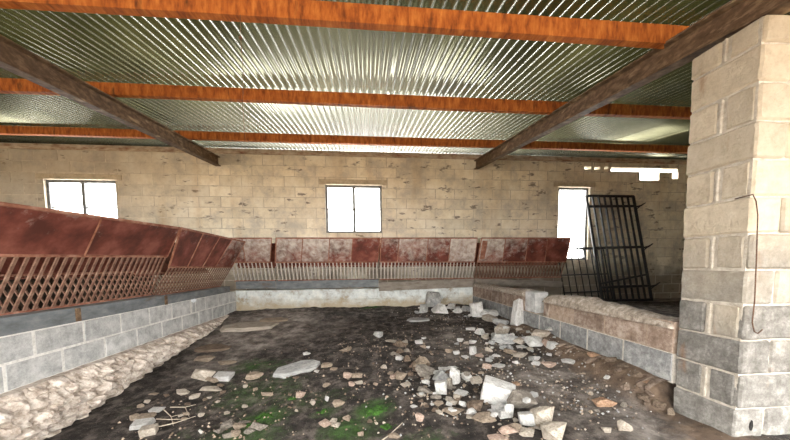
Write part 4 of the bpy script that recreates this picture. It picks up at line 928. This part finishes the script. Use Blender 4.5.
(1.774,5.427,0.046,0.034,0.025,'white','A','small white stone in the far heap by the back low wall|white stones, far heap'),
(0.627,3.354,0.064,0.048,0.035,'tan','A','small tan stone in dark soil left of the rubble heap|tan stones, dark soil left of the heap'),
(0.679,3.155,0.04,0.03,0.022,'tan','A','small tan stone in dark soil left of the rubble heap|tan stones, dark soil left of the heap'),
(0.425,3.307,0.057,0.043,0.031,'grey','A','small grey brown stone in dark soil left of the rubble heap|grey brown stones, dark soil left of the heap'),
(0.65,3.522,0.046,0.034,0.025,'tan','A','small tan stone in dark soil left of the rubble heap|tan stones, dark soil left of the heap'),
(0.267,2.794,0.052,0.039,0.028,'tan','A','small tan stone in dark soil left of the rubble heap|tan stones, dark soil left of the heap'),
(0.463,2.87,0.059,0.044,0.033,'tan','A','small tan stone in dark soil left of the rubble heap|tan stones, dark soil left of the heap'),
(0.205,2.812,0.05,0.038,0.028,'tan','A','small tan stone in dark soil left of the rubble heap|tan stones, dark soil left of the heap'),
(0.54,2.985,0.043,0.032,0.024,'tan','A','small tan stone in dark soil left of the rubble heap|tan stones, dark soil left of the heap'),
(0.381,2.695,0.057,0.043,0.031,'brown','A','small brown stone in dark soil left of the rubble heap|brown stones, dark soil left of the heap'),
(0.464,2.842,0.058,0.043,0.032,'tan','A','small tan stone in dark soil left of the rubble heap|tan stones, dark soil left of the heap'),
(0.343,3.277,0.067,0.05,0.037,'brown','A','small brown stone in dark soil left of the rubble heap|brown stones, dark soil left of the heap'),
(0.561,2.737,0.039,0.029,0.022,'brown','A','small brown stone in the rubble heap around the large white block|brown stones, rubble heap'),
(0.429,3.432,0.061,0.046,0.034,'grey','A','small grey brown stone in dark soil left of the rubble heap|grey brown stones, dark soil left of the heap'),
(0.675,3.204,0.036,0.027,0.02,'brown','A','small brown stone in dark soil left of the rubble heap|brown stones, dark soil left of the heap'),
(0.309,3.54,0.04,0.03,0.022,'brown','A','small brown stone in dark soil left of the rubble heap|brown stones, dark soil left of the heap'),
(0.302,3.119,0.042,0.031,0.023,'grey','A','small grey brown stone in dark soil left of the rubble heap|grey brown stones, dark soil left of the heap'),
(0.264,3.223,0.057,0.042,0.031,'grey','A','small grey brown stone in dark soil left of the rubble heap|grey brown stones, dark soil left of the heap'),
(0.446,2.799,0.058,0.044,0.032,'brown','A','small brown stone in dark soil left of the rubble heap|brown stones, dark soil left of the heap'),
(0.04,2.017,0.023,0.018,0.013,'pale','A','small pale stone in dark soil left of the rubble heap|pale stones, dark soil left of the heap'),
(-1.165,2.875,0.043,0.032,0.024,'pale','A','small pale stone on the dark soil at the left of the floor|pale stones, left soil'),
(-1.05,2.801,0.038,0.029,0.021,'tan','A','small tan stone on the dark soil at the left of the floor|tan stones, left soil'),
(-0.69,2.608,0.032,0.024,0.017,'brown','A','small brown stone on the mossy middle of the floor|brown stones, mossy middle'),
(-1.425,2.731,0.039,0.029,0.021,'pale','A','small pale stone on the dark soil at the left of the floor|pale stones, left soil'),
(-0.573,2.343,0.027,0.02,0.015,'pale','A','small pale stone on the mossy middle of the floor|pale stones, mossy middle'),
(-1.047,2.561,0.049,0.036,0.027,'pale','A','small pale stone on the dark soil at the left of the floor|pale stones, left soil'),
(0.054,2.597,0.04,0.03,0.022,'tan','A','small tan stone in dark soil left of the rubble heap|tan stones, dark soil left of the heap'),
(-0.97,2.247,0.025,0.019,0.014,'pale','A','small pale stone on the dark soil at the left of the floor|pale stones, left soil'),
(-1.339,2.813,0.047,0.035,0.026,'brown','A','small brown stone on the dark soil at the left of the floor|brown stones, left soil'),
(-0,2.073,0.034,0.026,0.019,'brown','A','small brown stone in dark soil left of the rubble heap|brown stones, dark soil left of the heap'),
(-0.712,2.918,0.055,0.041,0.03,'brown','A','small brown stone on the mossy middle of the floor|brown stones, mossy middle'),
(-1.401,2.896,0.056,0.042,0.031,'brown','A','small brown stone on the dark soil at the left of the floor|brown stones, left soil'),
(-1.314,2.665,0.033,0.025,0.018,'pale','A','small pale stone on the dark soil at the left of the floor|pale stones, left soil'),
(-1.854,2.501,0.05,0.037,0.027,'pale','A','small pale stone on the dark soil at the left of the floor|pale stones, left soil'),
(-1.448,2.717,0.039,0.029,0.022,'brown','A','small brown stone on the dark soil at the left of the floor|brown stones, left soil'),
(-1.555,2.645,0.042,0.031,0.023,'brown','A','small brown stone on the dark soil at the left of the floor|brown stones, left soil'),
(-1.965,2.77,0.055,0.042,0.031,'pale','A','small pale stone on the dark soil at the left of the floor|pale stones, left soil'),
(-1.502,2.523,0.044,0.033,0.024,'tan','A','small tan stone on the dark soil at the left of the floor|tan stones, left soil'),
(-1.856,2.85,0.045,0.034,0.025,'brown','A','small brown stone on the dark soil at the left of the floor|brown stones, left soil'),
(-1.978,2.715,0.052,0.039,0.029,'tan','A','small tan stone on the dark soil at the left of the floor|tan stones, left soil'),
(-1.355,2.474,0.043,0.033,0.024,'pale','A','small pale stone on the dark soil at the left of the floor|pale stones, left soil'),
(-1.467,2.443,0.043,0.032,0.024,'tan','A','small tan stone on the dark soil at the left of the floor|tan stones, left soil'),
]

rs = random.Random(8); placed = []
NAMES = dict(block='broken_block')
def place_stone(x, y, w, d, h, tone, sh, lab):
    k = 1.12
    if 'heap' in lab or 'pile' in lab or 'boulder' in lab: k = 1.12 if 'far heap' in lab else 1.36 if ('right low wall' in lab or 'right wall' in lab) else 1.28
    if sh == 'F': k = 1.0
    if 'jagged' in lab or 'boulder' in lab: k = 1.25
    w *= k; d *= k; h *= k
    me = rs.choice(BOX if sh in 'BL' or (tone == 'white' and rs.random() < .12) else ANG)
    o = bpy.data.objects.new('broken_block' if tone == 'block' else ('flat_stone' if sh == 'F' else 'stone'), me); COL.objects.link(o)
    rz = rs.uniform(-.35, .35) if sh in 'FBUL' else rs.uniform(-.6, .6); tilt = 0.05 if sh == 'F' else .16
    if tone == 'block': o.data = BOX[2]; rz = -.42; o.rotation_euler = (R(6), R(14), rz)
    elif 'long flat grey' in lab: o.data = LONG; o.rotation_euler = (R(3), R(-4), R(14)); h *= .8
    elif w > .35 and sh == 'F': o.data = WIDE; o.rotation_euler = (0, 0, .1); h *= .45
    elif sh == 'L': o.data = BOX[4]; o.rotation_euler = (R(-8), R(13), .2)
    else: o.rotation_euler = (rs.uniform(-tilt, tilt), rs.uniform(-tilt, tilt), rz)
    o.scale = (w, d, h); gz = ground(x, y)
    up = 0
    for px, py, pr, pz in placed:
        q = math.hypot(x - px, y - py)
        if q < pr * .75 and w < pr * 2: up = max(up, pz - gz - .3 * h)
    up = min(up, .09)
    o.location = (x, y, gz + up + h * (.36 if sh != 'F' else .22))
    o.material_slots[0].link = 'OBJECT'; o.material_slots[0].material = M['stone_' + ('white' if tone == 'block' else tone)]
    placed.append((x, y, w / 2, gz + up + h * .8))
    p = lab.split('|')
    return tag(o, p[0], 'stone', p[1] if len(p) > 1 else 'larger loose stones on the floor')
for st in STONES: place_stone(*st)

# uncountable grit and chips
def gravel():
    rng = random.Random(77); bm = bmesh.new()
    zones = [(1.25, 3.2, .55, 1.0, 420), (.75, 2.3, .6, .5, 330), (1.2, 4.9, .7, .6, 260), (0, 2.6, 1.5, 1.0, 420), (-1.3, 2.2, .7, .6, 220), (1.5, 2.1, .5, .5, 240), (1.9, 3.0, .16, 1.2, 200), (.1, 3.5, .8, .8, 200)]
    for cx, cy, rx, ry, n in zones:
        for k in range(n):
            x, y = cx + rng.gauss(0, .6) * rx, cy + rng.gauss(0, .6) * ry
            if not (-2.15 < x < 2.0 and 1.3 < y < 5.65): continue
            r = rng.uniform(.005, .016) * (1.4 if rng.random() < .1 else 1); z = ground(x, y) + r * .3
            mi = rng.choice((0, 1, 1, 2, 2, 3, 3)) if cx > .6 else rng.choice((3, 2, 2, 2, 3))
            vs = [bm.verts.new((x + rng.uniform(.6, 1) * r * a, y + rng.uniform(.6, 1) * r * b, z + rng.uniform(.5, .8) * r * c)) for a, b, c in ((1, 0, 0), (-.5, .87, 0), (-.5, -.87, 0), (.1, .1, 1), (0, .1, -1))]
            for q in ((0, 1, 3), (1, 2, 3), (2, 0, 3), (1, 0, 4), (2, 1, 4), (0, 2, 4)): bm.faces.new([vs[i] for i in q]).material_index = mi
    o = obj('gravel', bm, [M['stone_pale'], M['stone_slab'], M['stone_brown'], M['stone_tan']]); o['kind'] = 'stuff'
    tag(o, 'fine chips and grit strewn over the soil floor', 'gravel')
gravel()
